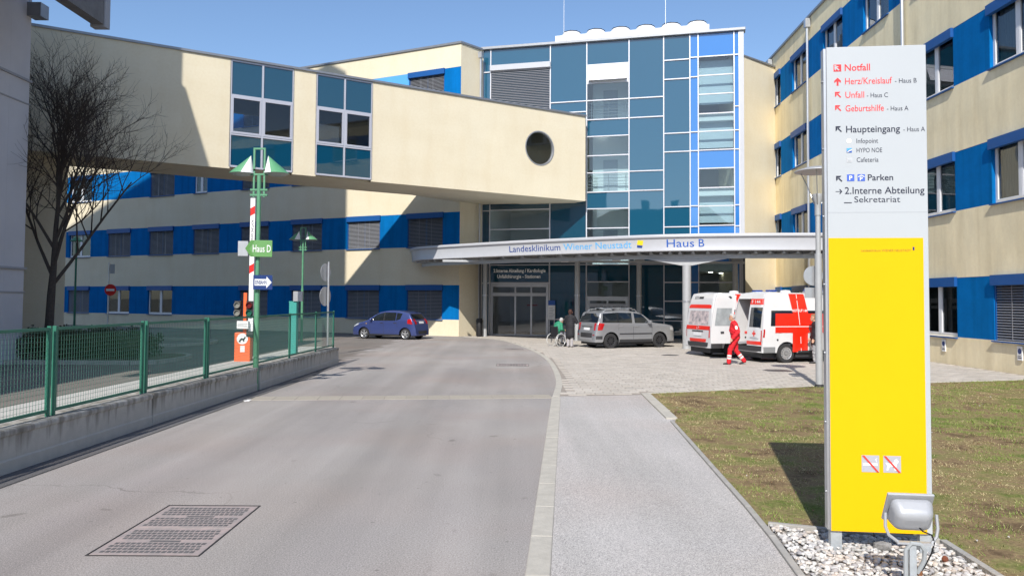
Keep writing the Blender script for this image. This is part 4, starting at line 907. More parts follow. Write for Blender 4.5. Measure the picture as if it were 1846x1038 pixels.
for x0 in (1552, 1589):
    f = flat(yp, [rectp(x0, 826, x0 + 30, 856)], -.0045, mat('pictogram_bg', (.42, .42, .46), .5), 'prohibition_plate')
    if x0 == 1552: flat(f, [rectp(x0 + 2, 840, x0 + 27, 844.5), [(X(x0 + 25), Z(838)), (X(x0 + 26), Z(838)), (X(x0 + 24.5), Z(833)), (X(x0 + 26.5), Z(831)), (X(x0 + 25.5), Z(831)), (X(x0 + 23.2), Z(833))]], -.0067, M_white, 'pictogram')
    else: flat(f, [[(X(x0 + a), Z(826 + c)) for a, c in ((4, 13), (6, 17), (7, 19), (5, 26), (8, 26), (10, 20), (18, 19), (19, 26), (22, 26), (22, 16), (25, 12), (26, 9), (22, 5), (19, 8), (18, 12), (8, 14), (5, 12))]], -.0067, M_white, 'pictogram')
    flat(f, [[(X(x0 + .5), Z(826.5)), (X(x0 + 4.5), Z(826.5)), (X(x0 + 29.5), Z(855.5)), (X(x0 + 25.5), Z(855.5))]], -.0088, mat('prohibition_red', (.68, .05, .04), .5), 'red_bar')
# ---- floodlight aimed at the sign
FLS = .95
FL = thing('floodlight', 'grey floodlight on a short post lighting the yellow sign', 'floodlight', (2.87, 5.62, 0), R(-8))
M_fl = mat('floodlight_grey', (.42, .43, .45), .4, .2, noise=.05, scale=10)
mb = MB(); mb.box(-.025, -.025, -.1, .025, .025, .40); mb.box(-.03, -.001, .1, -.024, .02, .14); mb.build('post', mat('galvanised', (.5, .53, .55), .5, .5), FL, bevel=.004)
mb = MB(); mb.box(-.11, -.025, .40, .145, .025, .415); mb.build('plate', M_fl, FL)
# housing: tapered pan, front lens facing away towards the sign and up
Hd = Matrix.Translation((.0, .02, .615)) @ Matrix.Rotation(R(33), 4, 'X')
def frustum(mb, a, c, y0, y1):
    (ax, az), (cx_, cz_) = a, c
    mb.add([(-ax, y0, -az), (ax, y0, -az), (ax, y0, az), (-ax, y0, az), (-cx_, y1, -cz_), (cx_, y1, -cz_), (cx_, y1, cz_), (-cx_, y1, cz_)], [(0, 1, 2, 3), (7, 6, 5, 4), (0, 4, 5, 1), (1, 5, 6, 2), (2, 6, 7, 3), (3, 7, 4, 0)])
mb = MB(Hd); frustum(mb, (.125, .09), (.16, .13), -.10, .06); mb.build('housing', M_fl, FL, bevel=.055, seg=6, smooth=True)
mb = MB(Hd); frustum(mb, (.168, .138), (.168, .138), .061, .085); mb.build('front_rim', M_fl, FL, bevel=.008)
mb = MB(Hd); frustum(mb, (.15, .12), (.15, .12), .0851, .09); mb.build('lens', M_enam2, FL)
mb = MB(); mb.tube([(-.1, 0, .412), (-.165, .0, .46), (-.185, .01, .52), (-.18, .02, .62)], .012, 6); mb.build('bracket', M_fl, FL, smooth=True); mb = MB(); mb.tube([(.14, 0, .412), (.175, .0, .46), (.188, .01, .52), (.183, .02, .62)], .012, 6); mb.build('bracket', M_fl, FL, smooth=True)
mb = MB(); mb.tube([(-.045, .0, -.05), (-.05, -.01, .25), (-.045, -.01, .36), (-.01, -.02, .41), (.05, -.02, .405), (.085, -.01, .36), (.085, .0, .28), (.06, .01, .22), (.045, .02, .18)], .017, 8)
mb.build('conduit', mat('conduit_grey', (.34, .36, .37), .6), FL, smooth=True)
mb = MB(); mb.tube([(.03, -.04, .545), (.06, -.05, .51), (.13, -.03, .48), (.16, 0, .42), (.14, .01, .33), (.09, .02, .22), (.06, .02, .18)], .006, 6); mb.build('cable', M_black, FL, smooth=True)
mb = MB(); mb.cyl((.06, .02, .165), (.06, .02, .2), .02, n=8); mb.build('cable_gland', mat('copper', (.28, .12, .05), .5, .4), FL)

FL.scale = (FLS, FLS, FLS)
# ================================================================ STREET FURNITURE
lp = thing('street_lamp', 'grey lamp post with a flat round disc lamp left of the tall sign', 'lamp post', (7.6, 19.25, 0))
mb = MB(); mb.cyl((0, 0, 0), (0, 0, 3.3), .085, n=16); mb.cyl((0, 0, 3.3), (0, 0, 4.3), .06, n=16); mb.build('post', M_greymetal, lp, smooth=True)
mb = MB(); mb.lathe([(.09, 0), (.12, 0), (.12, .02), (.09, .08)], 16); mb.build('foot', M_dark, lp)
mb = MB(); mb.lathe([(0, 4.25), (.075, 4.25), (.075, 4.55), (.13, 4.7), (.13, 4.78), (.0, 4.78)], 16); mb.build('lamp_head', M_greymetal, lp, smooth=True)
mb = MB(); mb.lathe([(0, 5.46), (.3, 5.44), (.54, 5.36), (.55, 5.34), (.53, 5.33), (.3, 5.36), (0, 5.36)], 32); mb.build('disc', M_greymetal, lp, smooth=True)
mb = MB()
for k in range(3):
    a = 2.2 + k * 2.09; mb.tube([(.1 * math.cos(a), .1 * math.sin(a), 4.55), (.3 * math.cos(a), .3 * math.sin(a), 5.05), (.47 * math.cos(a), .47 * math.sin(a), 5.36)], .012, 6)
mb.build('struts', M_alu, lp)
for nm, lb, b2 in (('round_sign', 'round grey back of a traffic sign on the lamp post', 1), ('plate_sign', 'small grey back of a plate below the round sign on the lamp post', 0)):
    t = thing(nm, lb, 'sign', (7.52, 19.36, 2.45 if b2 else 2.2), 0, 'sign backs on the lamp post')
    mb = MB()
    if b2: mb.lathe([(0, 0), (.24, 0), (.25, .01), (.24, .02), (0, .02)], 24, (0, 0, .30), 'y'); mb.box(.05, -.03, .28, .16, .0, .32)
    else: mb.box(-.22, 0, 0, .22, .015, .26); mb.box(.05, -.03, .1, .16, .0, .14)
    mb.build('plate', M_alu, t)
# ---- low concrete wall with mesh fence
fx = lambda y: -6.0 + .0213 * (y - 9.2)
CW = thing('concrete_wall', 'low stained concrete wall along the left edge of the road', 'wall', (-6.15, 12, 0), 0)
jo = [1.5, 7.6, 12.9, 17.95, 20.75, 23.2, 25.5]
def wallmat():
    m = mat('stained_concrete', (.44, .425, .395), .9, noise=.08, scale=5, bump=.3, bscale=60); t = m.node_tree; bs = t.nodes['Principled BSDF']
    src = bs.inputs['Base Color'].links[0].from_socket; tc = t.nodes.new('ShaderNodeTexCoord'); mp = t.nodes.new('ShaderNodeMapping'); mp.inputs['Scale'].default_value = (5, 5, .35); t.links.new(tc.outputs['Object'], mp.inputs[0])
    n_ = t.nodes.new('ShaderNodeTexNoise'); n_.inputs['Scale'].default_value = 1.6; n_.inputs['Detail'].default_value = 7; t.links.new(mp.outputs[0], n_.inputs[0])
    sp = t.nodes.new('ShaderNodeSeparateXYZ'); t.links.new(tc.outputs['Object'], sp.inputs[0]); mr = t.nodes.new('ShaderNodeMapRange'); mr.inputs[1].default_value = .10; mr.inputs[2].default_value = .55; mr.inputs[3].default_value = .30; mr.inputs[4].default_value = -.06; t.links.new(sp.outputs[2], mr.inputs[0])
    ad = t.nodes.new('ShaderNodeMath'); t.links.new(n_.outputs[0], ad.inputs[0]); t.links.new(mr.outputs[0], ad.inputs[1])
    r = t.nodes.new('ShaderNodeValToRGB'); r.color_ramp.elements[0].position = .36; r.color_ramp.elements[0].color = (.42, .40, .37, 1); r.color_ramp.elements[1].position = .62; t.links.new(ad.outputs[0], r.inputs[0])
    x = t.nodes.new('ShaderNodeMix'); x.data_type = 'RGBA'; x.blend_type = 'MULTIPLY'; x.inputs[0].default_value = 1; t.links.new(src, x.inputs[6]); t.links.new(r.outputs[0], x.inputs[7]); t.links.new(x.outputs[2], bs.inputs['Base Color']); return m
M_wallc = wallmat()
for a, c in zip(jo, jo[1:]):
    a += .09 if a == 17.95 else .012; c -= .09 if c == 17.95 else .012; mb = MB()
    vs = []; prof = [(-.34, -.1), (.012, -.1), (.012, .15), (0, .17), (0, .44), (.018, .455), (.018, .505), (.0, .525), (-.34, .53)]
    for y in (a, c): vs += [(fx(y) + x + 6.15, y - 12, z) for x, z in prof]
    k = len(prof); mb.add(vs, [tuple(range(k)), tuple(range(2 * k - 1, k - 1, -1))] + [(i, k + i, k + (i + 1) % k, (i + 1) % k) for i in range(k)]); mb.build('wall_block', M_wallc, CW, bevel=.012)
b = MB(); b.prism([(fx(1.5) - .345, 1.5), (fx(26.5) - .345, 26.5), (fx(26.5) - 1.5, 26.5), (fx(1.5) - 1.5, 1.5)], -.05, .48); struct('verge', b, mat('verge_concrete', (.47, .45, .42), .9, noise=.1, scale=2, bump=.2))
b = MB(); b.add([(fx(1.5) + .013, 1.5, .004), (fx(1.5) + .40, 1.5, .004), (fx(21.5) + .36, 21.5, .004), (fx(24.5) + .013, 24.5, .004)], [(0, 1, 2, 3)]); struct('gutter_strip', b, M_asph_d)  # dark asphalt strip; its tone also widens the low wall's shadow
b = MB(); b.add([(fx(1.5) + .40, 1.5, .005), (fx(1.5) + .425, 1.5, .005), (fx(21.5) + .38, 21.5, .005), (fx(21.5) + .36, 21.5, .005)], [(0, 1, 2, 3)]); struct('tar_seam', b, mat('tar', (.05, .05, .05), .7))
FN = thing('mesh_fence', 'green wire mesh fence panels on top of the low concrete wall', 'fence', (-6.2, 12, .5))
posts = [5.4, 7.9, 10.4, 12.9, 15.4, 18.2, 20.75, 23.3, 25.4]
for y in posts:
    for dy in ((-.06, .06) if y < 16 else (0,)):
        mb = MB(); x = fx(y + dy) - .16 + 6.2; mb.box(x - .024, y + dy - 12 - .018, -.02, x + .024, y + dy - 12 + .018, 1.22); mb.build('post', M_green, FN)
wire = {}
for a, c in zip(posts, posts[1:]):
    a += .085 if a < 16 else .024; c -= .085 if c < 16 else .024
    P = lambda y, z: (fx(y) - .16 + 6.2, y - 12, z)
    mb = MB()
    for z in (.10, 1.18): mb.bar(P(a, z), P(c, z), .035, .04)
    for y in (a, c): mb.box(P(y, 0)[0] - .018, y - 12 - .018, .08, P(y, 0)[0] + .018, y - 12 + .018, 1.2)
    pn = mb.build('panel_frame', M_green, FN); mb = MB(); r_ = .0024; y = a + .06
    while y < c: mb.cyl(P(y, .1), P(y, 1.18), r_, n=4, cap=False); y += .062
    z = .15
    while z < 1.17: mb.cyl(P(a, z), P(c, z), r_, n=4, cap=False); z += .062
    mb.build('wire_mesh', mat('green_wire', (.07, .20, .15), .4), pn, kind='stuff')
# ---- twin lamps
def twin_lamp(label, loc, box=False, s=1.0):
    t = thing('twin_lamp', label, 'street lamp', loc, 0, 'green twin street lamps')
    mb = MB(); mb.cyl((0, 0, 0), (0, 0, 2.6), .062, n=14); mb.cyl((0, 0, 2.6), (0, 0, 4.95), .048, n=14); mb.build('pole', M_green2, t, smooth=True)
    mb = MB()
    for x in (-.12, .12): mb.box(x - .02, -.02, 4.45, x + .02, .02, 5.6)
    mb.box(-.1, -.02, 5.56, .1, .02, 5.6)
    for z in (4.5, 4.62, 4.98): mb.box(-.2, -.03, z - .02, .2, .03, z + .02)
    mb.build('frame', M_green2, t)
    for sx in (-1, 1):
        n_ = 28; cx_, r_ = sx * .41, .29; ap = Vector((sx * .20, 0, 5.42)); zb_ = 5.0; g = MB(); w = MB()
        for k in range(n_):
            a0, a1 = 2 * math.pi * k / n_, 2 * math.pi * (k + 1) / n_; p = [Vector((cx_ + r_ * math.cos(q), r_ * .9 * math.sin(q), zb_)) for q in (a0, a1)]
            am = (a0 + a1) / 2; inner = math.cos(am) * sx < -.25
            (w if inner else g).add([ap, p[0], p[1]], [(0, 1, 2)])
        sh = g.build('lamp_shade', M_lampgreen, t); w.build('white_panel', M_white, sh)
        d = MB(); d.add([(cx_ + (r_ - .01) * math.cos(2 * math.pi * k / n_), (r_ - .01) * .9 * math.sin(2 * math.pi * k / n_), zb_ - .0) for k in range(n_)] + [(cx_ + r_ * .5 * math.cos(2 * math.pi * k / n_), r_ * .5 * math.sin(2 * math.pi * k / n_), zb_ - .05) for k in range(n_)], [tuple(range(n_ - 1, -1, -1))] + [(k, (k + 1) % n_, n_ + (k + 1) % n_, n_ + k) for k in range(n_)] + [tuple(range(n_, 2 * n_))]); d.build('lens', mat('lamp_lens', (.30, .33, .31), .4), sh)
        ar = MB(); ar.bar((sx * .1, 0, 5.08), (sx * .35, 0, 5.08), .04, .04); ar.build('arm', M_green2, t)
    mb = MB(); mb.box(-.04, -.07, .75, .04, -.05, 1.1); mb.build('service_door', M_green2, t)
    return t
twin_lamp('green street lamp with two cone shades carrying the house sign', (-5.885, 17.95, 0))
twin_lamp('farther green street lamp with two cone shades in front of the wing', (-10.25, 38.0, 0))
tm = thing('thin_lamp_pole', 'thin dark green pole standing behind the bare tree', 'pole', (-22.2, 39.5, 0)); mb = MB(); mb.cyl((0, 0, 0), (0, 0, 4.9), .06, .045, n=10); mb.build('pole', M_green, tm); mb = MB(); mb.lathe([(0, 5.25), (.3, 4.98), (.28, 4.95), (0, 4.93)], 16); mb.build('lamp_shade', M_lampgreen, tm)
# ---- house direction sign and one way sign on the lamp
t = thing('house_sign', 'green arrow board reading Haus D on the near green lamp', 'sign', (-5.83, 17.85, 3.06), R(8))
mb = MB(); mb.xz([(-.30, .19), (-.18, .0), (.30, .0), (.30, .38), (-.18, .38)], -.03, .0); mb.build('board', mat('board_green', (.12, .30, .09), .5), t, bevel=.004)
mb = MB(); mb.xz([(-.295, .19), (-.18, .012), (-.10, .012), (-.21, .19), (-.10, .368), (-.18, .368)], -.034, -.031); mb.build('arrow', mat('arrow_green', (.08, .24, .05), .5), t)
lettering('Haus D', t, -.13, -.035, .11, .40, .16, M_white, .006)
mb = MB(); mb.box(-.47, .03, .02, -.25, .14, .36); mb.build('cabinet', M_alu, t); mb = MB(); mb.box(-.26, .0, .1, -.2, .05, .2); mb.box(.0, -.0, .12, .1, .06, .2); mb.build('clamp', M_alu, t)
t = thing('one_way_sign', 'blue one way plate with a white arrow reading EINBAHN', 'sign', (-5.76, 17.86, 2.31), R(14))
mb = MB(); mb.box(-.18, -.025, 0, .24, 0, .33); mb.build('board', M_navy, t); flat(t, [[(-.15, .09), (.11, .09), (.11, .03), (.225, .165), (.11, .30), (.11, .24), (-.15, .24)]], -.0255, M_white, 'arrow'); lettering('EINBAHN', t, -.135, -.029, .12, .25, .09, M_navy, .02)
mb = MB(); mb.box(-.04, 0, .1, .04, .05, .2); mb.build('clamp', M_alu, t)
# ---- barrier
BX = thing('barrier_gate', 'orange parking barrier with its striped arm raised behind the fence', 'barrier', (-6.98, 20.3, 0), R(6))
mb = MB(); mb.box(-.2, -.16, 0, .2, .16, 1.22); mb.build('housing', M_orange, BX, bevel=.02)
mb = MB(); mb.box(-.12, -.175, 1.0, -.02, -.155, 1.1); 
flat(BX, [circ(.0, 1.06, .14, 24)], -.161, M_white, 'round_sticker'); flat(BX, [[(-.09, 1.0), (-.03, 1.08), (.03, 1.07), (.06, 1.12), (.09, 1.1), (.05, 1.03), (.05, .98), (.03, .98), (.01, 1.03), (-.03, 1.02), (-.05, .97), (-.07, .97)]], -.1635, M_black, 'pictogram'); flat(BX, [[(-.05, .72), (.06, .72), (.06, .88), (-.05, .88)]], -.161, M_white, 'small_sticker')
mb = MB(); mb.box(-.01, -.07, 1.22, .07, .02, 2.25); mb.build('post', M_orange, BX)
arm = MB(); arm.box(.13, -.12, 1.15, .25, -.06, 4.72); ao = arm.build('arm', M_white, BX, bevel=.006)
for z0 in (1.75, 2.75, 4.25): flat(ao, [[(.132, z0), (.248, z0 + .07), (.248, z0 + .27), (.132, z0 + .20)]], -.1205, M_red, 'red_stripe', .003)
lt = lettering('ACHTUNG Schranke schliesst', ao, .165, -.1225, 4.15, .85, .055, M_signdark, .01); lt.rotation_euler = (0, R(90), 0)
mb = MB(); mb.cyl((.1, -.1, 1.17), (.26, -.1, 1.17), .09, n=14); mb.build('hub', M_dark, BX)
for x, nm in ((-.14, 'off'), (.17, 'on')):
    t = thing('traffic_light', 'grey two lens signal left of the orange post' if nm == 'off' else 'red and green two lens signal right of the orange post', 'traffic light', (-6.98 + x, 20.3 - .06, 1.62), 0, 'small barrier signals')
    mb = MB(); mb.box(-.085, -.06, 0, .085, .06, .42); mb.build('housing', M_dark, t, bevel=.01)
    for z, c in ((.11, 'green_lens' if nm == 'on' else 'grey_lens'), (.31, 'red_lens' if nm == 'on' else 'grey_lens')):
        m_ = mat(c, {'green_lens': (.02, .12, .08), 'red_lens': (.14, .015, .015), 'grey_lens': (.22, .22, .2)}[c], .2); mb = MB(); mb.lathe([(.075, -.06), (.08, -.12), (.068, -.12), (.065, -.07), (0, -.075)], 18, (0, 0, z), 'y'); mb.build('lens', m_, t, smooth=True)
t = thing('small_cabinet', 'small white box on the orange barrier post', 'box', (-6.95, 20.16, 1.32)); mb = MB(); mb.box(-.15, -.08, 0, .15, .06, .2); mb.build('case', M_white, t, bevel=.01); mb = MB(); mb.box(-.12, -.084, .06, .12, -.081, .075); mb.box(-.12, -.084, .11, .12, -.081, .125); mb.build('slot', M_gr, t)
t = thing('ticket_column', 'slim teal metal column behind the fence', 'column', (-6.42, 22.9, 0)); mb = MB(); mb.box(-.11, -.11, 0, .11, .11, 2.02); mb.build('body', M_teal, t, bevel=.01); mb = MB(); mb.box(-.115, -.115, 2.0, .115, .115, 2.03); mb.build('cap', M_teal, t); mb = MB(); mb.box(.02, -.15, 2.03, .28, -.04, 2.32); mb.build('head_box', M_alu, t)
t = thing('sign_pole', 'grey pole with two round sign backs at the end of the fence', 'sign', (-6.9, 29.2, 0)); mb = MB(); mb.cyl((0, 0, 0), (0, 0, 3.5), .04, n=10); mb.build('pole', M_alu, t)
for z, r_ in ((3.1, .33), (2.2, .36)):
    mb = MB(Matrix.Translation((-.10, -.05, z)) @ Matrix.Rotation(R(70), 4, 'Z')); mb.lathe([(0, -.01), (r_, -.01), (r_, .01), (0, .01)], 24, (0, 0, 0), 'y'); mb.build('disc', M_alu, t)
t = thing('no_entry_sign', 'round red no entry sign on a thin pole in the shade', 'sign', (-21.6, 41.8, 0)); mb = MB(); mb.cyl((-.12, .03, 0), (-.12, .03, 4.0), .04, n=8); mb.build('pole', M_alu, t)
mb = MB(); mb.lathe([(0, -.01), (.31, -.01), (.31, .01), (0, .01)], 28, (0, 0, 2.52), 'y'); d = mb.build('disc', M_red, t); mb = MB(); mb.box(-.22, -.015, 2.46, .22, -.011, 2.58); mb.build('bar', M_white, d)
mb = MB(); mb.box(-.06, -.02, 3.4, .2, .01, 3.9); mb.build('plate', M_alu, t)
# ================================================================ VEHICLES
def paint(name, col, metal=.0): return mat(name, col, .32, metal, coat=.8, noise=.03, scale=3)
M_cglass = mat('car_glass', (.012, .016, .02), .04, spec=.8, coat=.6); M_tyre = mat('tyre', (.025, .025, .027), .85, noise=.15, scale=20); M_rim = mat('wheel_rim', (.55, .56, .58), .35, .7); M_dkplastic = mat('dark_plastic', (.035, .036, .04), .6)
M_tail = mat('tail_light', (.42, .01, .012), .15, coat=.6); M_plate = mat('number_plate', (.72, .73, .75), .5); M_lampw = mat('headlight_clear', (.6, .62, .65), .15, .3, coat=.5)
class Car:
    def __init__(s, root, L, W, sil, belt, wheels, wr, ar, base, tum, m, open_rear=False, ends=(.16, .10)):
        s.root, s.L, s.W, s.sil, s.belt, s.tum, s.ends = root, L, W, np.array(sil), belt, tum, ends
        s.roof = s.sil[:, 1].max(); xs = np.unique(np.concatenate([np.linspace(0, L, 90), s.sil[:, 0], np.linspace(0, .15, 7), np.linspace(L - .15, L, 9)] + [w + ar * np.cos(np.linspace(0, math.pi, 17)) for w in wheels])); xs = xs[(xs >= 0) & (xs <= L)]
        rows = 15; vs = []; fs = []; N = len(xs); Z = []
        for x in xs:
            zt = s.zt(x); z0 = base
            for w in wheels:
                if abs(x - w) < ar: z0 = max(z0, wr + math.sqrt(max(0, ar * ar - (x - w) ** 2)))
            z0 = min(z0, zt - .01); q = np.linspace(0, 1, rows); q = 1 - (1 - q) ** 1.4; Z.append(z0 + (zt - z0) * q)
        cols = 7
        for sd in (1, -1):
            b0 = len(vs)
            for i, x in enumerate(xs):
                for z in Z[i]: vs.append((x, sd * s.w(x, z), z))
            for i in range(N - 1):
                for j in range(rows - 1):
                    q = (b0 + i * rows + j, b0 + (i + 1) * rows + j, b0 + (i + 1) * rows + j + 1, b0 + i * rows + j + 1); fs.append(q[::-1] if sd == 1 else q)
        b1 = len(vs)
        for i, x in enumerate(xs):
            w = s.w(x, Z[i][-1]); sl_ = abs(s.zt(min(L, x + .02)) - s.zt(max(0, x - .02))) / .04; crown = max(0, 1 - sl_ * 1.6)
            for k in range(cols):
                y = w - 2 * w * k / (cols - 1); vs.append((x, y, Z[i][-1] + .03 * crown * (1 - (y / max(w, 1e-4)) ** 2)))
        for i in range(N - 1):
            zm = (Z[i][-1] + Z[i + 1][-1]) / 2
            if open_rear and xs[i] > L - .3 and .62 < zm < 2.2: continue
            for k in range(cols - 1): fs.append((b1 + i * cols + k, b1 + (i + 1) * cols + k, b1 + (i + 1) * cols + k + 1, b1 + i * cols + k + 1)[::-1])
        for i in (0, N - 1):   # close the ends below
            a = [i * rows + j for j in range(rows)]; c = [N * rows + i * rows + j for j in range(rows)]; f = a + c[::-1]; fs.append(f if i else f[::-1])
        me = bpy.data.meshes.new('body'); me.from_pydata(vs, [], fs); me.materials.append(m); smooth_mesh(me, 38); s.body = inst('body', me, root)
        mb = MB(); mb.box(.12, -W + .24, .17, L - .12, W - .24, base + .22); mb.box(wheels[0] + ar + .02, -W + .1, .2, wheels[1] - ar - .02, W - .1, base + .03); mb.build('underbody', M_dkplastic, root)
        for w in wheels:
            mb = MB(); mb.box(w - ar - .02, -W + .24, .3, w + ar + .02, W - .24, wr + ar * .9); mb.build('wheel_well', M_black, root)
    def zt(s, x): return float(np.interp(x, s.sil[:, 0], s.sil[:, 1]))
    def w(s, x, z):
        W = s.W; L = s.L; b = float(np.interp(x, [p[0] for p in s.belt], [p[1] for p in s.belt])); f, r = s.ends
        if x < .55: W -= f * (1 - x / .55) ** 2.2
        if x > L - .4: W -= r * ((x - L + .4) / .4) ** 2.2
        if z > b: W -= s.tum * ((z - b) / max(.01, s.roof - b)) ** 1.25
        if z < .5: W -= .05 * ((.5 - z) / .3) ** 2
        W += .012 * math.exp(-((z - b + .06) / .05) ** 2)
        zt = s.zt(x); rr = .07
        if z > zt - rr: W -= rr - math.sqrt(max(0, rr * rr - (z - zt + rr) ** 2))
        return max(W, .05)
    def xr(s, z):
        k = int(np.argmax(s.sil[:, 1] >= s.roof - .001)); q = s.sil[k:][::-1]; return float(np.interp(z, q[:, 1], q[:, 0]))
    def xf(s, z):
        k = int(np.argmax(s.sil[:, 1] >= s.roof - .001)); q = s.sil[:k + 1]; return float(np.interp(z, q[:, 1], q[:, 0]))
    def side(s, bot, top, m, name, sd, off=.006, parent=None, n=14, r=5):
        def smp(pl):
            pl = np.array(pl, float); d = np.r_[0, np.cumsum(np.hypot(*np.diff(pl, axis=0).T))]; t = np.linspace(0, d[-1], n); return np.c_[np.interp(t, d, pl[:, 0]), np.interp(t, d, pl[:, 1])]
        B, T = smp(bot), smp(top); vs = []; fs = []
        for j in range(r):
            for i in range(n):
                x, z = B[i] + (T[i] - B[i]) * j / (r - 1); vs.append((x, sd * (s.w(x, z) + off), z))
        for j in range(r - 1):
            for i in range(n - 1):
                q = (j * n + i, j * n + i + 1, (j + 1) * n + i + 1, (j + 1) * n + i); fs.append(q if sd < 0 else q[::-1])
        mb = MB(); mb.add(vs, fs); me = mb.mesh(name, m); smooth_mesh(me); return inst(name, me, parent or s.root)
    def rear(s, rect, m, name, off=.008, parent=None, front=False):
        y0, y1, z0, z1 = rect[:4]; ty = rect[4] if len(rect) > 4 else 0; vs = []; fs = []; r = 6
        for j in range(r):
            z = z0 + (z1 - z0) * j / (r - 1); x = (s.xf(z) - off) if front else (s.xr(z) + off); sh = ty * j / (r - 1)
            for i in range(5):
                y = (y0 + sh) + ((y1 - sh) - (y0 + sh)) * i / 4 if ty >= 0 else y0 + (y1 - y0) * i / 4
                wmax = max(.1, s.w(min(max(x, 0), s.L), z) + .004); k = max(0, abs(y) - wmax); vs.append((x - k * (1 if not front else -1), max(-wmax, min(wmax, y)), z))
        for j in range(r - 1):
            for i in range(4):
                q = (j * 5 + i, j * 5 + i + 1, (j + 1) * 5 + i + 1, (j + 1) * 5 + i); fs.append(q if not front else q[::-1])
        mb = MB(); mb.add(vs, fs); me = mb.mesh(name, m); smooth_mesh(me); return inst(name, me, parent or s.root)
    def wheels(s, xs, r, rim_r, tw, spokes, rimm, dark=False):
        t = MB(); t.lathe([(rim_r, 0), (r * .93, 0), (r, .035), (r, tw - .035), (r * .93, tw), (rim_r, tw)], 28, (0, 0, 0), 'y'); tm = t.mesh('tyre', M_tyre); smooth_mesh(tm, 50)
        d = MB(); d.lathe([(rim_r, .01), (rim_r * .93, .03), (rim_r * .9, .09), (0, .09)], 28, (0, 0, 0), 'y'); dm = d.mesh('rim_well', M_black if not dark else M_dkplastic); smooth_mesh(dm)
        p = MB(); p.lathe([(rim_r, .004), (rim_r * .98, -.004), (rim_r * .88, .006), (rim_r * .86, .03)], 28, (0, 0, 0), 'y'); p.cyl((0, -.002, 0), (0, .05, 0), rim_r * .24, n=14)
        for k in range(spokes):
            a = 2 * math.pi * k / spokes + .3; c, si = math.cos(a), math.sin(a); p.T = Matrix(((c, 0, -si, 0), (0, 1, 0, 0), (si, 0, c, 0), (0, 0, 0, 1))); wv = rim_r * (.17 if spokes < 8 else .11); p.box(rim_r * .18, .004, -wv, rim_r * .9, .05, wv)
        p.T = None; pm = p.mesh('rim', rimm)
        for x in xs:
            for sd in (-1, 1):
                o = inst('wheel', tm, s.root, (x, -s.W + .03 if sd < 0 else s.W - .03, r)); o.rotation_euler = (0, 0, 0 if sd < 0 else math.pi)
                inst('rim_well', dm, o); inst('rim', pm, o)
# ---- blue hatchback
bc = thing('hatchback', 'small blue hatchback parked before the left wing', 'car', (-8.34, 42.71, 0), math.atan2(-.358, .934))
B1 = paint('blue_paint', (.05, .075, .23), .35)
C = Car(bc, 3.88, .84, [(0, .30), (.02, .52), (.10, .68), (.35, .82), (.78, .93), (.98, 1.0), (1.40, 1.28), (1.75, 1.435), (2.15, 1.50), (2.7, 1.495), (3.2, 1.425), (3.46, 1.36), (3.66, 1.06), (3.78, .90), (3.84, .62), (3.88, .5), (3.88, .28)],
        [(0, .7), (.9, .93), (2.6, .98), (3.9, 1.0)], (.78, 3.26), .29, .345, .21, .17, B1)
for sd in (-1, 1):
    C.side([(1.14, .965), (1.97, .975)], [(1.55, 1.295), (1.97, 1.415)], M_cglass, 'front_side_window', sd); C.side([(1.97, .975), (2.03, .975)], [(1.97, 1.415), (2.03, 1.42)], M_black, 'pillar', sd, n=3); C.side([(2.03, .975), (2.70, .985)], [(2.03, 1.42), (2.70, 1.41)], M_cglass, 'rear_side_window', sd); C.side([(2.74, .99), (2.98, 1.08)], [(2.74, 1.405), (3.06, 1.36)], M_cglass, 'quarter_window', sd)
    C.side([(1.975, .30), (1.985, .30)], [(1.975, .95), (1.985, .95)], M_dkplastic, 'door_gap', sd, .004, n=3); C.side([(1.20, .34), (1.21, .34)], [(1.12, .93), (1.13, .93)], M_dkplastic, 'door_gap', sd, .004, n=3); C.side([(2.80, .62), (2.81, .62)], [(2.74, .95), (2.75, .95)], M_dkplastic, 'door_gap', sd, .004, n=3)
    for x in (1.78, 2.58): C.side([(x, .845), (x + .17, .845)], [(x, .88), (x + .17, .88)], M_dkplastic, 'door_handle', sd, .018, n=4)
    C.side([(.10, .62), (.42, .74)], [(.14, .72), (.50, .84)], M_lampw, 'headlight', sd, .01); C.side([(3.40, .84), (3.70, .80)], [(3.42, 1.06), (3.62, 1.09)], M_tail, 'tail_light_side', sd, .01)
    C.side([(.9, .80), (.97, .80)], [(.9, .83), (.97, .83)], mat('indicator_orange', (.7, .4, .1), .3), 'indicator', sd, .01, n=3)
    mb = MB(); mb.box(1.20, sd * .84, .96, 1.30, sd * 1.0, 1.09); mb.build('mirror', B1, bc, bevel=.03)
C.rear((-.66, .66, 1.06, 1.34, .04), M_cglass, 'rear_window'); C.rear((-.72, -.52, .80, 1.08), M_tail, 'tail_light'); C.rear((.52, .72, .80, 1.08), M_tail, 'tail_light'); C.rear((-.27, .27, .83, .94), M_plate, 'number_plate', .014); C.rear((-.76, .76, .30, .46), M_dkplastic, 'bumper_strip', .02); C.rear((-.5, .5, .955, .985), M_rim, 'trim_strip', .016)
C.side([(.9, .20), (2.9, .20)], [(.9, .27), (2.9, .27)], M_dkplastic, 'sill', -1, .012)
C.wheels((.78, 3.26), .29, .20, .18, 5, M_rim)
ws = MB(); vs = []
for j in range(5):
    z = 1.02 + .38 * j / 4; x = C.xf(z) - .012
    for i in range(5): y = (C.w(x, C.zt(x)) - .06) * (1 - i / 2); vs.append((x, y, z + .02 + .03 * (1 - (1 - i / 2) ** 2)))
ws.add(vs, [(j * 5 + i, j * 5 + i + 1, (j + 1) * 5 + i + 1, (j + 1) * 5 + i) for j in range(4) for i in range(4)]); ws.build('windscreen', M_cglass, bc)
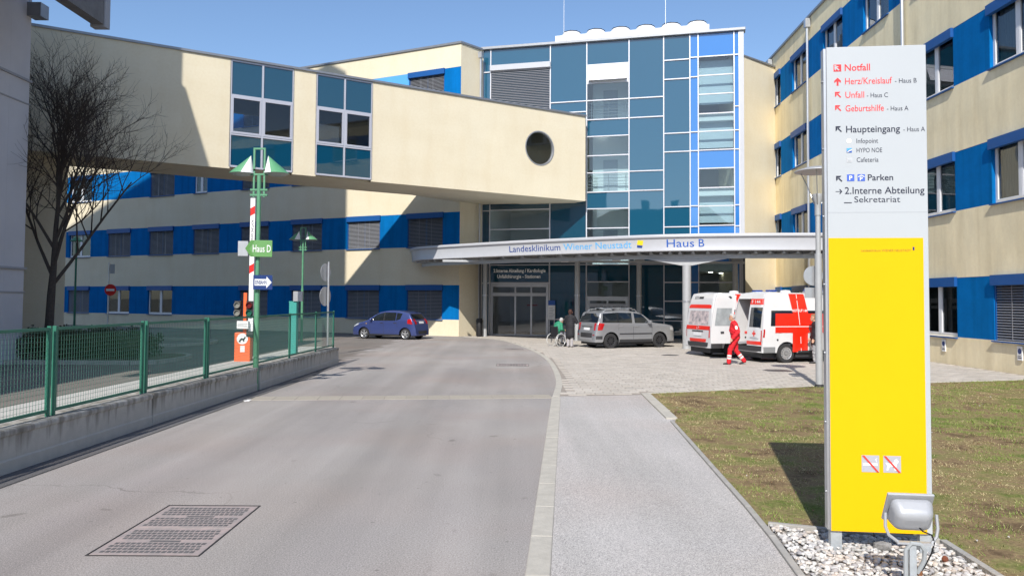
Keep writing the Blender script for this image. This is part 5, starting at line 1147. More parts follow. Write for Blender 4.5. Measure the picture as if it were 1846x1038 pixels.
# ---- silver estate with roof bars
yc = thing('suv', 'silver compact SUV with roof bars parked by the entrance', 'car', (7.15, 36.43, 0), math.atan2(-.416, -.909))
B2 = paint('silver_paint', (.38, .39, .41), .55)
C = Car(yc, 4.22, .88, [(0, .38), (.02, .66), (.06, .88), (.13, .99), (.55, 1.06), (1.05, 1.11), (1.22, 1.14), (1.72, 1.50), (1.95, 1.60), (2.5, 1.66), (3.4, 1.65), (3.85, 1.61), (3.95, 1.56), (4.06, 1.20), (4.13, 1.08), (4.17, .82), (4.22, .68), (4.22, .36)],
        [(0, .95), (1.1, 1.05), (4.2, 1.10)], (.87, 3.45), .335, .40, .28, .13, B2, ends=(.15, .08))
for sd in (-1, 1):
    C.side([(1.42, 1.11), (2.22, 1.12)], [(1.82, 1.50), (2.24, 1.57)], M_cglass, 'front_side_window', sd); C.side([(2.36, 1.12), (3.06, 1.13)], [(2.36, 1.57), (3.08, 1.58)], M_cglass, 'rear_side_window', sd); C.side([(3.06, 1.13), (3.12, 1.13)], [(3.08, 1.58), (3.13, 1.58)], M_black, 'pillar', sd, n=3); C.side([(3.12, 1.13), (3.90, 1.14)], [(3.13, 1.58), (3.84, 1.54)], M_cglass, 'quarter_window', sd)
    for x, z0 in ((1.30, .36), (2.29, .36)): C.side([(x, z0), (x + .012, z0)], [(x, 1.06), (x + .012, 1.06)], M_dkplastic, 'door_gap', sd, .004, n=3)
    C.side([(3.06, .80), (3.07, .80)], [(3.06, 1.10), (3.07, 1.10)], M_dkplastic, 'door_gap', sd, .004, n=3)
    for x in (2.06, 2.88): C.side([(x, .95), (x + .2, .95)], [(x, .985), (x + .2, .985)], M_rim, 'door_handle', sd, .02, n=4)
    C.side([(1.30, .62), (3.02, .62)], [(1.30, .67), (3.02, .67)], M_dkplastic, 'rub_strip', sd, .014); C.side([(1.30, .28), (3.02, .28)], [(1.30, .40), (3.02, .40)], M_dkplastic, 'sill', sd, .014)
    C.side([(3.90, .82), (4.12, .80)], [(3.80, 1.10), (4.08, 1.13)], M_tail, 'tail_light_side', sd, .008); C.side([(.03, .74), (.30, .80)], [(.05, .88), (.34, .95)], M_lampw, 'headlight', sd, .01)
    C.side([(3.9, .42), (4.2, .42)], [(3.9, .56), (4.2, .56)], M_dkplastic, 'bumper_side', sd, .01)
    mb = MB(); mb.box(1.42, sd * .87, 1.08, 1.56, sd * 1.07, 1.24); mb.build('mirror', B2, yc, bevel=.04)
    mb = MB(); mb.tube([(2.0, sd * .66, 1.62), (2.1, sd * .67, 1.71), (3.6, sd * .67, 1.71), (3.75, sd * .66, 1.62)], .02, 8); mb.build('roof_rail', M_rim, yc, smooth=True)
for x in (2.35, 3.25):
    mb = MB(); mb.bar((x, -.78, 1.765), (x, .78, 1.765), .09, .035); rb = mb.build('roof_bar', M_alu, yc)
    for y in (-.67, .67): mb = MB(); mb.box(x - .06, y - .05, 1.69, x + .06, y + .05, 1.75); mb.build('foot', M_dkplastic, rb)
    for y in (-.45, .2): mb = MB(); mb.box(x - .1, y - .14, 1.80, x + .1, y + .14, 1.86); mb.build('ski_holder', M_dkplastic, rb, bevel=.015)
C.rear((-.76, .76, 1.14, 1.54, .02), M_cglass, 'rear_window'); C.rear((-.84, -.60, .80, 1.12), M_tail, 'tail_light'); C.rear((.60, .84, .80, 1.12), M_tail, 'tail_light'); C.rear((-.26, .26, .80, .91), M_plate, 'number_plate', .014); C.rear((-.86, .86, .44, .68), M_dkplastic, 'bumper', .015); C.rear((-.55, .55, .37, .47), M_rim, 'skid_plate', .02); C.rear((-.45, .45, .94, .965), M_dkplastic, 'handle_strip', .012)
for y in (-.75, .60): C.rear((y, y + .15, .58, .62), M_tail, 'reflector', .022)
C.wheels((.87, 3.45), .335, .215, .2, 10, mat('black_rim', (.05, .05, .055), .4, .5), True)
ws = MB(); vs = []
for j in range(5):
    z = 1.16 + .38 * j / 4; x = C.xf(z) - .012
    for i in range(5): y = (C.w(x, C.zt(x)) - .06) * (1 - i / 2); vs.append((x, y, z + .02 + .03 * (1 - (1 - i / 2) ** 2)))
ws.add(vs, [(j * 5 + i, j * 5 + i + 1, (j + 1) * 5 + i + 1, (j + 1) * 5 + i) for j in range(4) for i in range(4)]); ws.build('windscreen', M_cglass, yc)
# ---- ambulances
B3 = paint('ambulance_white', (.62, .62, .63))
def van(label, O, near):
    rt = thing('ambulance', label, 'ambulance', O, math.atan2(-.29, -.956), 'white and red ambulances')
    C = Car(rt, 4.9, .95, [(0, .45), (.02, .75), (.12, .95), (.78, 1.14), (1.45, 1.78), (1.62, 2.05), (2.0, 2.30), (2.5, 2.40), (4.45, 2.42), (4.62, 2.38), (4.70, 2.2), (4.80, 1.75), (4.88, 1.08), (4.9, .75), (4.9, .40)],
            [(0, 1.1), (4.9, 1.12)], (.95, 3.95), .335, .40, .36, .14, B3, open_rear=near, ends=(.16, .03))
    for sd in (-1, 1):
        C.side([(1.42, 1.25), (1.98, 1.25)], [(1.72, 1.76), (1.98, 1.80)], M_cglass, 'cab_window', sd); C.side([(2.12, 1.27), (4.58, 1.27)], [(2.12, 1.80), (4.52, 1.80)], M_cglass, 'side_window_band', sd)
        a = C.side([(2.35, 1.04), (4.42, 1.04)], [(2.35, 1.70), (4.36, 1.70)], M_redfoil, 'red_cross_bar', sd, .010)
        C.side([(3.10, .38), (3.72, .38)], [(3.10, 1.04), (3.72, 1.04)], M_redfoil, 'red_cross_post', sd, .0105); C.side([(3.04, 1.70), (3.66, 1.70)], [(3.16, 2.38), (3.78, 2.38)], M_redfoil, 'red_cross_post', sd, .0105)
        C.side([(2.35, 1.24), (4.42, 1.24)], [(2.35, 1.262), (4.42, 1.262)], M_white, 'white_line', sd, .013); C.side([(3.36, .4), (3.38, .4)], [(3.46, 2.36), (3.48, 2.36)], M_white, 'white_line', sd, .013, n=3)
        lt = lettering('NOTRUF 144', rt, 3.70 if sd > 0 else 3.08, sd * (C.w(3.4, 1.78) + .02), 1.76, .62, .085, M_white, .015, math.pi if sd > 0 else 0)
        C.side([(2.05, .42), (2.06, .42)], [(2.05, 1.78), (2.06, 1.78)], M_gr, 'door_gap', sd, .004, n=3); C.side([(3.02, .42), (3.03, .42)], [(3.02, 1.26), (3.03, 1.26)], M_gr, 'door_gap', sd, .0125, n=3)
        C.side([(4.42, .36), (4.86, .36)], [(4.42, .56), (4.88, .56)], mat('grey_plastic', (.20, .205, .21), .6), 'bumper_side', sd, .012)
        C.side([(1.4, .36), (3.5, .36)], [(1.4, .43), (3.5, .43)], M_dkplastic, 'sill', sd, .012); C.side([(4.82, .88), (4.885, .88)], [(4.80, 1.16), (4.86, 1.16)], M_tail, 'tail_light', sd, .01, n=4)
        C.side([(.05, .72), (.42, .80)], [(.10, .92), (.48, 1.02)], M_lampw, 'headlight', sd, .01)
        mb = MB(); mb.box(1.35, sd * .95, 1.18, 1.48, sd * 1.16, 1.46); mb.build('mirror', M_dkplastic, rt, bevel=.04)
        mb = MB(); mb.cyl((4.32, sd * .945, .80), (4.32, sd * .962, .80), .035, n=12); mb.build('filler_cap', M_dkplastic, rt)
    C.wheels((.95, 3.95), .335, .215, .2, 14, M_rim)
    C.rear((-.93, .93, .40, .56), M_dkplastic, 'rear_bumper', .05)
    mb = MB(); mb.box(1.75, -.62, 2.40, 2.12, .62, 2.50); lb = mb.build('light_bar', M_alu, rt, bevel=.03)
    for y in (-.45, .45): mb = MB(); mb.box(1.78, y - .16, 2.43, 2.09, y + .16, 2.56); mb.build('blue_light', mat('blue_beacon', (.01, .05, .3), .15, coat=.5), lb, bevel=.03)
    mb = MB(); mb.lathe([(.0, 2.53), (.16, 2.51), (.2, 2.43)], 16, (3.3, 0, 0)); mb.build('roof_vent', B3, rt, smooth=True)
    ws = MB(); vs = []
    for j in range(5):
        z = 1.22 + .55 * j / 4; x = C.xf(z) - .012
        for i in range(5): y = (C.w(x, C.zt(x)) - .06) * (1 - i / 2); vs.append((x, y, z + .02 + .03 * (1 - (1 - i / 2) ** 2)))
    ws.add(vs, [(j * 5 + i, j * 5 + i + 1, (j + 1) * 5 + i + 1, (j + 1) * 5 + i) for j in range(4) for i in range(4)]); ws.build('windscreen', M_cglass, rt)
    if not near:
        C.rear((-.72, .72, 1.22, 1.74, .05), mat('sticker_window', (.34, .36, .40), .15, noise=.5, scale=5, col2=(.75, .62, .62)), 'rear_window'); C.rear((-.80, .80, 1.84, 1.98), M_redfoil, 'red_strip'); C.rear((-.86, .86, 1.03, 1.18), M_redfoil, 'red_strip'); C.rear((-.90, .90, .57, .69), M_redfoil, 'red_strip', .01)
        C.rear((-.30, .30, .80, .93), M_plate, 'number_plate', .012); C.rear((-.40, .40, .955, .995), M_dkplastic, 'handle_strip', .016); C.rear((-.93, -.80, .75, 1.16), M_tail, 'tail_light', .01); C.rear((.80, .93, .75, 1.16), M_tail, 'tail_light', .01)
        for y in (-.5, -.4, -.3): C.rear((y, y + .04, 2.18, 2.3), M_dkplastic, 'vent_slot', .01)
        C.rear((-.2, .12, 2.2, 2.28), M_dkplastic, 'brake_light', .01)
        mb = MB(); mb.lathe([(.075, 0), (.075, .012), (.06, .012), (.06, 0)], 20, (0, 0, 0), 'y'); em = mb.build('emblem', M_rim, rt, (C.xr(1.1) + .02, 0, 1.1), math.pi / 2)
    else:
        # closed right rear door
        C.rear((.02, .93, .58, 1.12), B3, 'rear_door_right', .012); dr = C.rear((.02, .90, 1.10, 2.36, .0), B3, 'rear_door_right', .012)
        C.rear((.12, .80, 1.22, 1.90), M_cglass, 'door_window', .018, dr); C.rear((.02, .90, 2.0, 2.2), M_redfoil, 'red_strip', .018, dr); C.rear((.02, .92, .62, .74), M_redfoil, 'red_strip', .018, dr)
        lt = lettering('F 144', dr, C.xr(2.05) + .026, .12, 2.05, .5, .10, M_white, .02, math.pi / 2)
        C.rear((.40, .46, .90, 1.10), M_redfoil, 'red_cross', .018, dr); C.rear((.33, .53, .97, 1.03), M_redfoil, 'red_cross', .0185, dr); C.rear((.84, .95, .76, 1.12), M_tail, 'tail_light', .02); C.rear((.2, .7, .82, .84), mat('letter_grey', (.3, .32, .36), .6), 'lettering', .018, dr); C.rear((.2, .6, .86, .875), mat('letter_grey', (.3, .32, .36), .6), 'lettering', .018, dr)
        # open left rear door pointing backwards
        y0 = -.93; prof = [(4.90, .58), (5.78, .58), (5.76, 1.1), (5.66, 1.75), (5.52, 2.33), (4.70, 2.33), (4.80, 1.75), (4.88, 1.1)]
        mb = MB(); mb.xz(prof, y0 - .025, y0 + .025); ld = mb.build('rear_door_left', B3, rt, bevel=.012)
        wp = [(4.98, 1.22), (5.62, 1.22), (5.52, 1.86), (4.90, 1.86)]
        for yy in (y0 + .0265, y0 - .0265): mb = MB(); mb.xz(wp, yy - .002, yy + .002); mb.build('door_window', mat('grey_glass', (.30, .32, .33), .1, noise=.2, scale=4), ld)
        mb = MB(); mb.box(5.25, y0 + .026, .95, 5.38, y0 + .05, 1.02); mb.build('handle', M_dkplastic, ld); mb = MB(); mb.xz([(4.95, 2.2), (5.05, 2.28), (4.98, 2.3), (4.90, 2.25)], y0 + .026, y0 + .04); mb.build('latch', M_dkplastic, ld)
        mb = MB(); mb.box(2.2, -.86, .62, 4.84, .86, .66); mb.build('load_floor', M_gr, rt); mb = MB(); mb.box(2.2, -.80, .66, 2.25, .80, 2.2); mb.build('bulkhead', M_gr, rt)
        mb = MB(); mb.box(3.0, -.45, .95, 4.7, .1, 1.05); mb.box(3.1, -.4, .66, 3.15, .05, .95); mb.box(4.5, -.4, .66, 4.55, .05, .95); mb.build('stretcher', M_redfoil, rt, bevel=.02)
    return C
van('near ambulance with its left rear door swung open', (12.95, 28.78, 0), True)
van('far ambulance with closed stickered tailgate behind the open door', (11.80, 31.2, 0), False)

# ================================================================ PEOPLE
def sdf_mesh(prims, vox):
    P = np.array([[*p['a']] for p in prims] + [[*p['b']] for p in prims]); rm = max(max(p['r']) for p in prims) + .06
    lo = P.min(0) - rm; hi = P.max(0) + rm; sh = np.ceil((hi - lo) / vox).astype(int) + 1
    D = np.full(sh, .5, np.float32); best = np.full(sh, .5, np.float32); M = np.zeros(sh, np.int16); ax = [lo[k] + vox * np.arange(sh[k]) for k in range(3)]
    for p in prims:
        a, b = np.array(p['a'], float), np.array(p['b'], float); sc = np.array(p.get('s', (1, 1, 1)), float); R_ = max(p['r']) * max(1, sc.max()) + .09
        i0 = np.maximum(0, ((np.minimum(a, b) - R_ - lo) / vox).astype(int)); i1 = np.minimum(sh, ((np.maximum(a, b) + R_ - lo) / vox).astype(int) + 2); sl = tuple(slice(i0[k], i1[k]) for k in range(3))
        G = np.stack(np.meshgrid(*[ax[k][sl[k]] for k in range(3)], indexing='ij'), -1); q = (G - a) / sc; ab = (b - a) / sc; L2 = max(1e-9, ab @ ab); t = np.clip((q @ ab) / L2, 0, 1)
        d = (np.linalg.norm(q - t[..., None] * ab, axis=-1) - (p['r'][0] + (p['r'][1] - p['r'][0]) * t)) * sc.min()
        if p.get('quilt'): d = d - .011 * np.abs(np.sin(G[..., 2] * math.pi / p['quilt']))
        if p.get('fold'): d = d - p['fold'] * np.sin(G[..., 2] * 37 + G[..., 1] * 21 + G[..., 0] * 14) * np.sin(G[..., 2] * 17 - G[..., 0] * 30)
        k = p.get('k', .025); Ds = D[sl]; h = np.clip(.5 + .5 * (Ds - d) / k, 0, 1); D[sl] = (Ds + (d - Ds) * h) - k * h * (1 - h)
        u = d < best[sl] + p.get('bias', 0); bb = best[sl]; mm = M[sl]; bb[u] = d[u]; mm[u] = p['m']; best[sl] = bb; M[sl] = mm
    S = D < 0; c = sum(S[i:sh[0] - 1 + i, j:sh[1] - 1 + j, k:sh[2] - 1 + k].astype(np.int8) for i in (0, 1) for j in (0, 1) for k in (0, 1)); cells = np.argwhere((c > 0) & (c < 8)); idx = -np.ones(c.shape, np.int64); idx[tuple(cells.T)] = np.arange(len(cells))
    acc = np.zeros((len(cells), 3)); cnt = np.zeros(len(cells)); corner = [(i, j, k) for i in (0, 1) for j in (0, 1) for k in (0, 1)]
    for u_ in corner:
        for d_ in range(3):
            if u_[d_]: continue
            v_ = list(u_); v_[d_] = 1; A = D[tuple((cells + u_).T)]; B = D[tuple((cells + v_).T)]; x = (A < 0) != (B < 0); t = np.where(x, A / np.where(A == B, 1, A - B), 0); pos = np.tile(np.array(u_, float), (len(cells), 1)); pos[:, d_] += t; acc += np.where(x[:, None], pos, 0); cnt += x
    V = lo + vox * (cells + acc / cnt[:, None]); F = []
    for d_ in range(3):
        e = [1, 2, 0][d_]; f = [2, 0, 1][d_]; n_ = list(sh); sl0 = [slice(None)] * 3; sl1 = [slice(None)] * 3; sl0[d_] = slice(0, -1); sl1[d_] = slice(1, None); A, B = S[tuple(sl0)], S[tuple(sl1)]; E_ = np.argwhere(A != B); E_ = E_[(E_[:, e] > 0) & (E_[:, f] > 0) & (E_[:, e] < sh[e] - 1) & (E_[:, f] < sh[f] - 1)]; fl = A[tuple(E_.T)]
        q = []
        for de, df in ((-1, -1), (0, -1), (0, 0), (-1, 0)):
            z = E_.copy(); z[:, e] += de; z[:, f] += df; q.append(idx[tuple(z.T)])
        q = np.stack(q, 1); q[~fl] = q[~fl][:, ::-1]; F.append(q)
    F = np.concatenate(F); F = F[(F >= 0).all(1)]; mi = M[tuple(cells.T)][F[:, 0]]
    return V, F, mi
def person(label, loc, rotz, prims, mats, vox=.0095, scale=1.0, group=None):
    V, F, mi = sdf_mesh(prims, vox); V = V * scale; V[:, 2] -= V[:, 2].min()
    me = bpy.data.meshes.new('body'); me.from_pydata(V.tolist(), [], F.tolist())
    for m in mats: me.materials.append(m)
    me.polygons.foreach_set('material_index', mi.astype(np.int32)); me.polygons.foreach_set('use_smooth', [True] * len(me.polygons)); me.update()
    o = inst('person', me, None, loc, rotz); tag(o, label, 'person', group); return o
def cap(a, b, r0, r1, m, **k): return dict(a=a, b=b, r=(r0, r1), m=m, **k)
def hand(w, d, side, m, curl=.5):
    """palm, four fingers, thumb from wrist w along direction d (down for a hanging arm)"""
    w, d = Vector(w), Vector(d).normalized(); f = Vector((1, 0, 0)); f = (f - d * f.dot(d)).normalized(); n_ = d.cross(f) * side; out = [cap(w, w + d * .075, .024, .03, m, s=(1.25, .8, 1), k=.015)]
    for i, (ln, off) in enumerate(((.07, .03), (.08, .01), (.075, -.01), (.058, -.028))):
        p = w + d * .085 + f * off; q = p + d * (ln * .55) - n_ * .008; e = q + d * (ln * .45 * (1 - curl * .5)) - n_ * (ln * .45 * curl); out += [cap(p, q, .0105, .01, m, k=.006), cap(q, e, .01, .0085, m, k=.006)]
    p = w + d * .03 + f * .028; q = p + d * .03 + f * .022; out += [cap(p, q, .012, .011, m, k=.01), cap(q, q + d * .028 - n_ * .006, .011, .009, m, k=.006)]; return out
def head(c, f, skin, hair, m, long=False, glasses=None):
    """c centre, f forward unit vector"""
    c, f = Vector(c), Vector(f).normalized(); s_ = Vector((-f.y, f.x, 0)); u = Vector((0, 0, 1))
    out = [cap(c + u * .03, c - u * .035 + f * .012, .085, .068, skin, k=.03), cap(c + f * .08 + u * .005, c + f * .098 - u * .018, .011, .014, skin, k=.012), cap(c + f * .065 - u * .075, c + f * .06 - u * .085, .026, .022, skin, k=.03)]
    for sg in (-1, 1): out += [cap(c + s_ * (sg * .083) + u * .01, c + s_ * (sg * .083) - u * .025, .014, .01, skin, k=.008), cap(c + f * .083 + s_ * (sg * .03) + u * .012, c + f * .084 + s_ * (sg * .032) + u * .012, .010, .010, glasses or m, k=.004)]
    out.append(cap(c + f * .088 - s_ * .018 - u * .05, c + f * .088 + s_ * .018 - u * .05, .007, .007, 6, k=.004))
    out += [cap(c + u * .055 - f * .012, c + u * .02 - f * .035, .086, .085, hair, k=.012), cap(c + u * .085 + f * .03, c + u * .085 - f * .02, .055, .06, hair, k=.012)]
    if long: out += [cap(c - f * .045 + u * .02, c - f * .05 - u * .10, .085, .055, hair, k=.03)]
    return out
M_hairg = mat('grey_hair', (.42, .41, .40), .8, noise=.3, scale=60); M_hairb = mat('brown_hair', (.05, .018, .012), .8, noise=.3, scale=60); M_hairl = mat('light_brown_hair', (.22, .12, .06), .8, noise=.3, scale=60)
M_redcloth = mat('red_uniform', (.62, .008, .018), .75, noise=.12, scale=14); M_refl = mat('reflective_stripe', (.66, .66, .64), .4); M_shoe = mat('black_shoe', (.015, .015, .016), .5); M_lip = mat('lips', (.35, .10, .09), .5)
M_coat = mat('black_coat', (.013, .013, .017), .75, noise=.2, scale=12); M_jeans = mat('dark_trousers', (.03, .035, .06), .8); M_boot = mat('grey_boot', (.36, .34, .35), .8, noise=.2, scale=20); M_greenc = mat('green_jacket', (.02, .22, .12), .7, noise=.15, scale=14); M_lightt = mat('light_trousers', (.45, .46, .52), .8, noise=.15, scale=20); M_pattern = mat('patterned_fabric', (.06, .06, .08), .8, noise=.8, scale=16, col2=(.5, .5, .52))
# paramedic, facing +x locally, walking
def legs(hip, ln, tr, sh, stripes=None, fat=1.0):
    out = []
    for sg, (k, a, t) in ln.items():
        h = (hip[0], hip[1] + sg * .09, hip[2]); out.append(cap(h, k, .088 * fat, .066 * fat, tr, fold=.004, k=.04)); K, A_ = Vector(k), Vector(a)
        if stripes is None: out.append(cap(k, a, .064 * fat, .056 * fat, tr, fold=.004))
        else:
            cuts = [0, .46, .56, .66, .78, 1]
            for i in range(5): out.append(cap(K.lerp(A_, cuts[i]), K.lerp(A_, cuts[i + 1]), .074, .074, stripes if i in (1, 3) else tr, k=.012, bias=.002 if i in (1, 3) else 0))
        out += [cap((a[0] - .03, a[1], a[2] - .03), t, .042, .036, sh, s=(1, 1.1, .9), k=.02)]
    return out
pr = legs((0, 0, .93), {1: ((.20, .09, .52), (.24, .09, .11), (.40, .09, .045)), -1: ((-.03, -.09, .50), (-.30, -.09, .15), (-.17, -.09, .05))}, 1, 4, 2, 1.2)
pr += [cap((0, 0, .92), (.0, 0, 1.02), .145, .15, 1, s=(.85, 1.1, 1)), cap((0, 0, .98), (.03, 0, 1.2), .175, .19, 0, s=(.86, 1.1, 1), k=.05, fold=.009), cap((.03, 0, 1.2), (.05, 0, 1.38), .185, .145, 0, s=(.86, 1.2, 1), k=.05, fold=.007), cap((.05, -.15, 1.39), (.05, .15, 1.39), .075, .075, 0, k=.04), cap((.055, 0, 1.42), (.08, 0, 1.53), .06, .052, 3, k=.02), cap((.05, 0, 1.42), (.06, 0, 1.46), .075, .07, 0, k=.02)]
pr += head((.11, 0, 1.62), (1, 0, -.12), 3, 5, 4)
for sg, el, wr in ((1, (-.04, .24, 1.14), (.12, .25, .93)), (-1, (-.02, -.25, 1.13), (-.02, -.24, .90))):
    pr += [cap((.05, sg * .18, 1.38), el, .082, .072, 0, fold=.008), cap(el, wr, .07, .056, 0, fold=.007)] + hand(wr, Vector(wr) - Vector(el), sg, 3)
pr += [cap((.015, .262, 1.30), (.01, .266, 1.25), .022, .022, 2, k=.004, bias=.03), cap((-.10, -.17, 1.02), (-.10, -.17, .92), .05, .05, 4, k=.01)]
person('paramedic in a red uniform with reflective stripes walking past the open van', (7.46, 25.95, 0), math.pi - .1, pr, [M_redcloth, M_redcloth, M_refl, M_skin, M_shoe, M_hairg, M_lip], scale=.975)
# woman beside the ambulance
pr = legs((0, 0, .9), {1: ((.07, .09, .50), (.05, .09, .11), (.2, .09, .045)), -1: ((.02, -.09, .49), (-.06, -.09, .12), (.09, -.09, .045))}, 1, 4)
pr += [cap((0, 0, .72), (0, 0, 1.05), .175, .15, 0, s=(.85, 1.1, 1), k=.05, fold=.004), cap((0, 0, 1.05), (.02, 0, 1.36), .15, .12, 0, s=(.85, 1.2, 1), k=.05, fold=.004), cap((.02, -.14, 1.36), (.02, .14, 1.36), .07, .07, 0, k=.04), cap((.02, 0, 1.38), (.04, 0, 1.5), .055, .048, 3, k=.02)]
pr += head((.06, 0, 1.59), (1, 0, -.05), 3, 5, 4)
for sg, el, wr in ((1, (-.05, .22, 1.12), (.08, .22, .88)), (-1, (-.04, -.22, 1.12), (.1, -.2, .9))): pr += [cap((.02, sg * .17, 1.35), el, .068, .056, 0, fold=.004), cap(el, wr, .056, .045, 0)] + hand(wr, Vector(wr) - Vector(el), sg, 3)
person('woman in a black jacket and dark glasses beside the near ambulance', (10.36, 26.55, 0), math.pi - .15, pr, [M_coat, M_pattern, M_refl, M_skin, M_shoe, M_hairl, M_lip], scale=.985)
# woman in long padded coat, seen from behind
pr = legs((0, 0, .9), {1: ((.03, .085, .49), (-.02, .085, .12), (.12, .10, .045)), -1: ((.0, -.085, .49), (-.01, -.085, .12), (.14, -.10, .045))}, 1, 4)
pr += [cap((.02, .085, .42), (-.02, .085, .12), .068, .06, 2, bias=.01, k=.01), cap((0, -.085, .42), (-.01, -.085, .12), .068, .06, 2, bias=.01, k=.01)]
pr += [cap((0, 0, .60), (0, 0, 1.0), .20, .165, 0, s=(.85, 1.05, 1), k=.04, quilt=.085), cap((0, 0, 1.0), (.01, 0, 1.36), .165, .135, 0, s=(.85, 1.2, 1), k=.05, quilt=.085), cap((.01, -.14, 1.36), (.01, .14, 1.36), .08, .08, 0, k=.04), cap((.0, 0, 1.40), (.02, 0, 1.5), .075, .06, 0, k=.02)]
pr += head((.04, 0, 1.58), (1, .1, 0), 3, 5, 4, long=True)
for sg, el, wr in ((1, (.08, .25, 1.14), (.26, .16, 1.24)), (-1, (.10, -.27, 1.14), (.26, -.16, 1.26))): pr += [cap((.01, sg * .18, 1.36), el, .078, .068, 0, quilt=.085), cap(el, wr, .066, .052, 0, quilt=.085)] + hand(wr, Vector(wr) - Vector(el), sg, 3)
person('woman in a long black padded coat and grey boots standing by the wheelchair', (2.62, 34.9, 0), R(62), pr, [M_coat, M_jeans, M_boot, M_skin, M_boot, M_hairb, M_lip], scale=1.0)
# wheelchair and its user
wc = thing('wheelchair', 'wheelchair with pale rims in front of the notice board', 'wheelchair', (2.02, 35.35, 0), R(40))
for sg in (-1, 1):
    mb = MB(); n_ = 28; mb.lathe([(.285, -.015), (.305, -.012), (.305, .012), (.285, .015), (.285, -.015)], n_, (0, sg * .30, .305), 'y'); wh = mb.build('wheel', mat('pale_tyre', (.6, .6, .58), .6), wc, smooth=True)
    mb = MB(); mb.lathe([(.25, .0), (.257, .007), (.264, 0), (.257, -.007), (.25, 0)], 24, (0, sg * .335, .305), 'y'); mb.build('hand_rim', M_rim, wh, smooth=True)
    mb = MB()
    for k in range(12): a = 2 * math.pi * k / 12; mb.cyl((0, sg * .3, .305), (.285 * math.cos(a), sg * .3, .305 + .285 * math.sin(a)), .003, n=4)
    mb.cyl((0, sg * .26, .305), (0, sg * .335, .305), .025, n=10); mb.build('spokes', M_rim, wh)
    mb = MB(); mb.tube([(-.22, sg * .23, .95), (-.12, sg * .23, .93), (-.1, sg * .23, .5), (-.08, sg * .23, .2)], .013, 6); mb.tube([(-.1, sg * .23, .68), (.25, sg * .23, .68), (.27, sg * .23, .48), (-.1, sg * .23, .46)], .013, 6); mb.tube([(.27, sg * .23, .48), (.36, sg * .2, .25), (.45, sg * .16, .12)], .013, 6); mb.build('side_frame', M_dkplastic, wc, smooth=True)
    mb = MB(); mb.lathe([(0, -.015), (.075, -.015), (.08, 0), (.075, .015), (0, .015)], 16, (.33, sg * .24, .08), 'y'); mb.cyl((.33, sg * .24, .08), (.28, sg * .23, .3), .012, n=6); mb.build('caster', M_dark, wc)
    mb = MB(); mb.box(.38, sg * .1 - .07, .1, .54, sg * .1 + .07, .12); mb.build('footrest', M_dkplastic, wc)
mb = MB(); mb.box(-.12, -.22, .46, .27, .22, .5); mb.build('seat', M_black, wc, bevel=.01); mb = MB(); mb.box(-.14, -.22, .5, -.1, .22, .92); mb.build('backrest', M_black, wc, bevel=.01)
pr = [cap((.02, 0, .60), (.05, 0, .78), .16, .165, 0, s=(.85, 1.1, 1), k=.05, fold=.005), cap((.05, 0, .78), (.16, 0, 1.02), .17, .14, 0, s=(.85, 1.2, 1), k=.05, fold=.005), cap((.16, -.15, 1.03), (.16, .15, 1.03), .08, .08, 0, k=.04), cap((.2, 0, 1.05), (.28, 0, 1.12), .06, .05, 3, k=.02)]
for sg in (-1, 1):
    pr += [cap((.05, sg * .09, .60), (.42, sg * .1, .62), .085, .065, 1, fold=.004, k=.04), cap((.42, sg * .1, .62), (.46, sg * .1, .2), .062, .052, 1, fold=.003), cap((.44, sg * .1, .17), (.56, sg * .1, .15), .04, .034, 4, k=.02)]
    pr += [cap((.15, sg * .19, 1.0), (.12, sg * .25, .80), .068, .056, 0), cap((.12, sg * .25, .80), (.30, sg * .20, .74), .055, .045, 0)] + hand((.30, sg * .20, .74), (1, 0, -.1), sg, 3)
pr += head((.34, 0, 1.17), (1, 0, -.5), 3, 5, 4)
V0 = person('person in a green jacket sitting bent forward in the wheelchair', (2.02, 35.35, 0), R(40), pr, [M_greenc, M_lightt, M_refl, M_skin, M_shoe, M_hairg, M_lip]); V0.location.z = .115

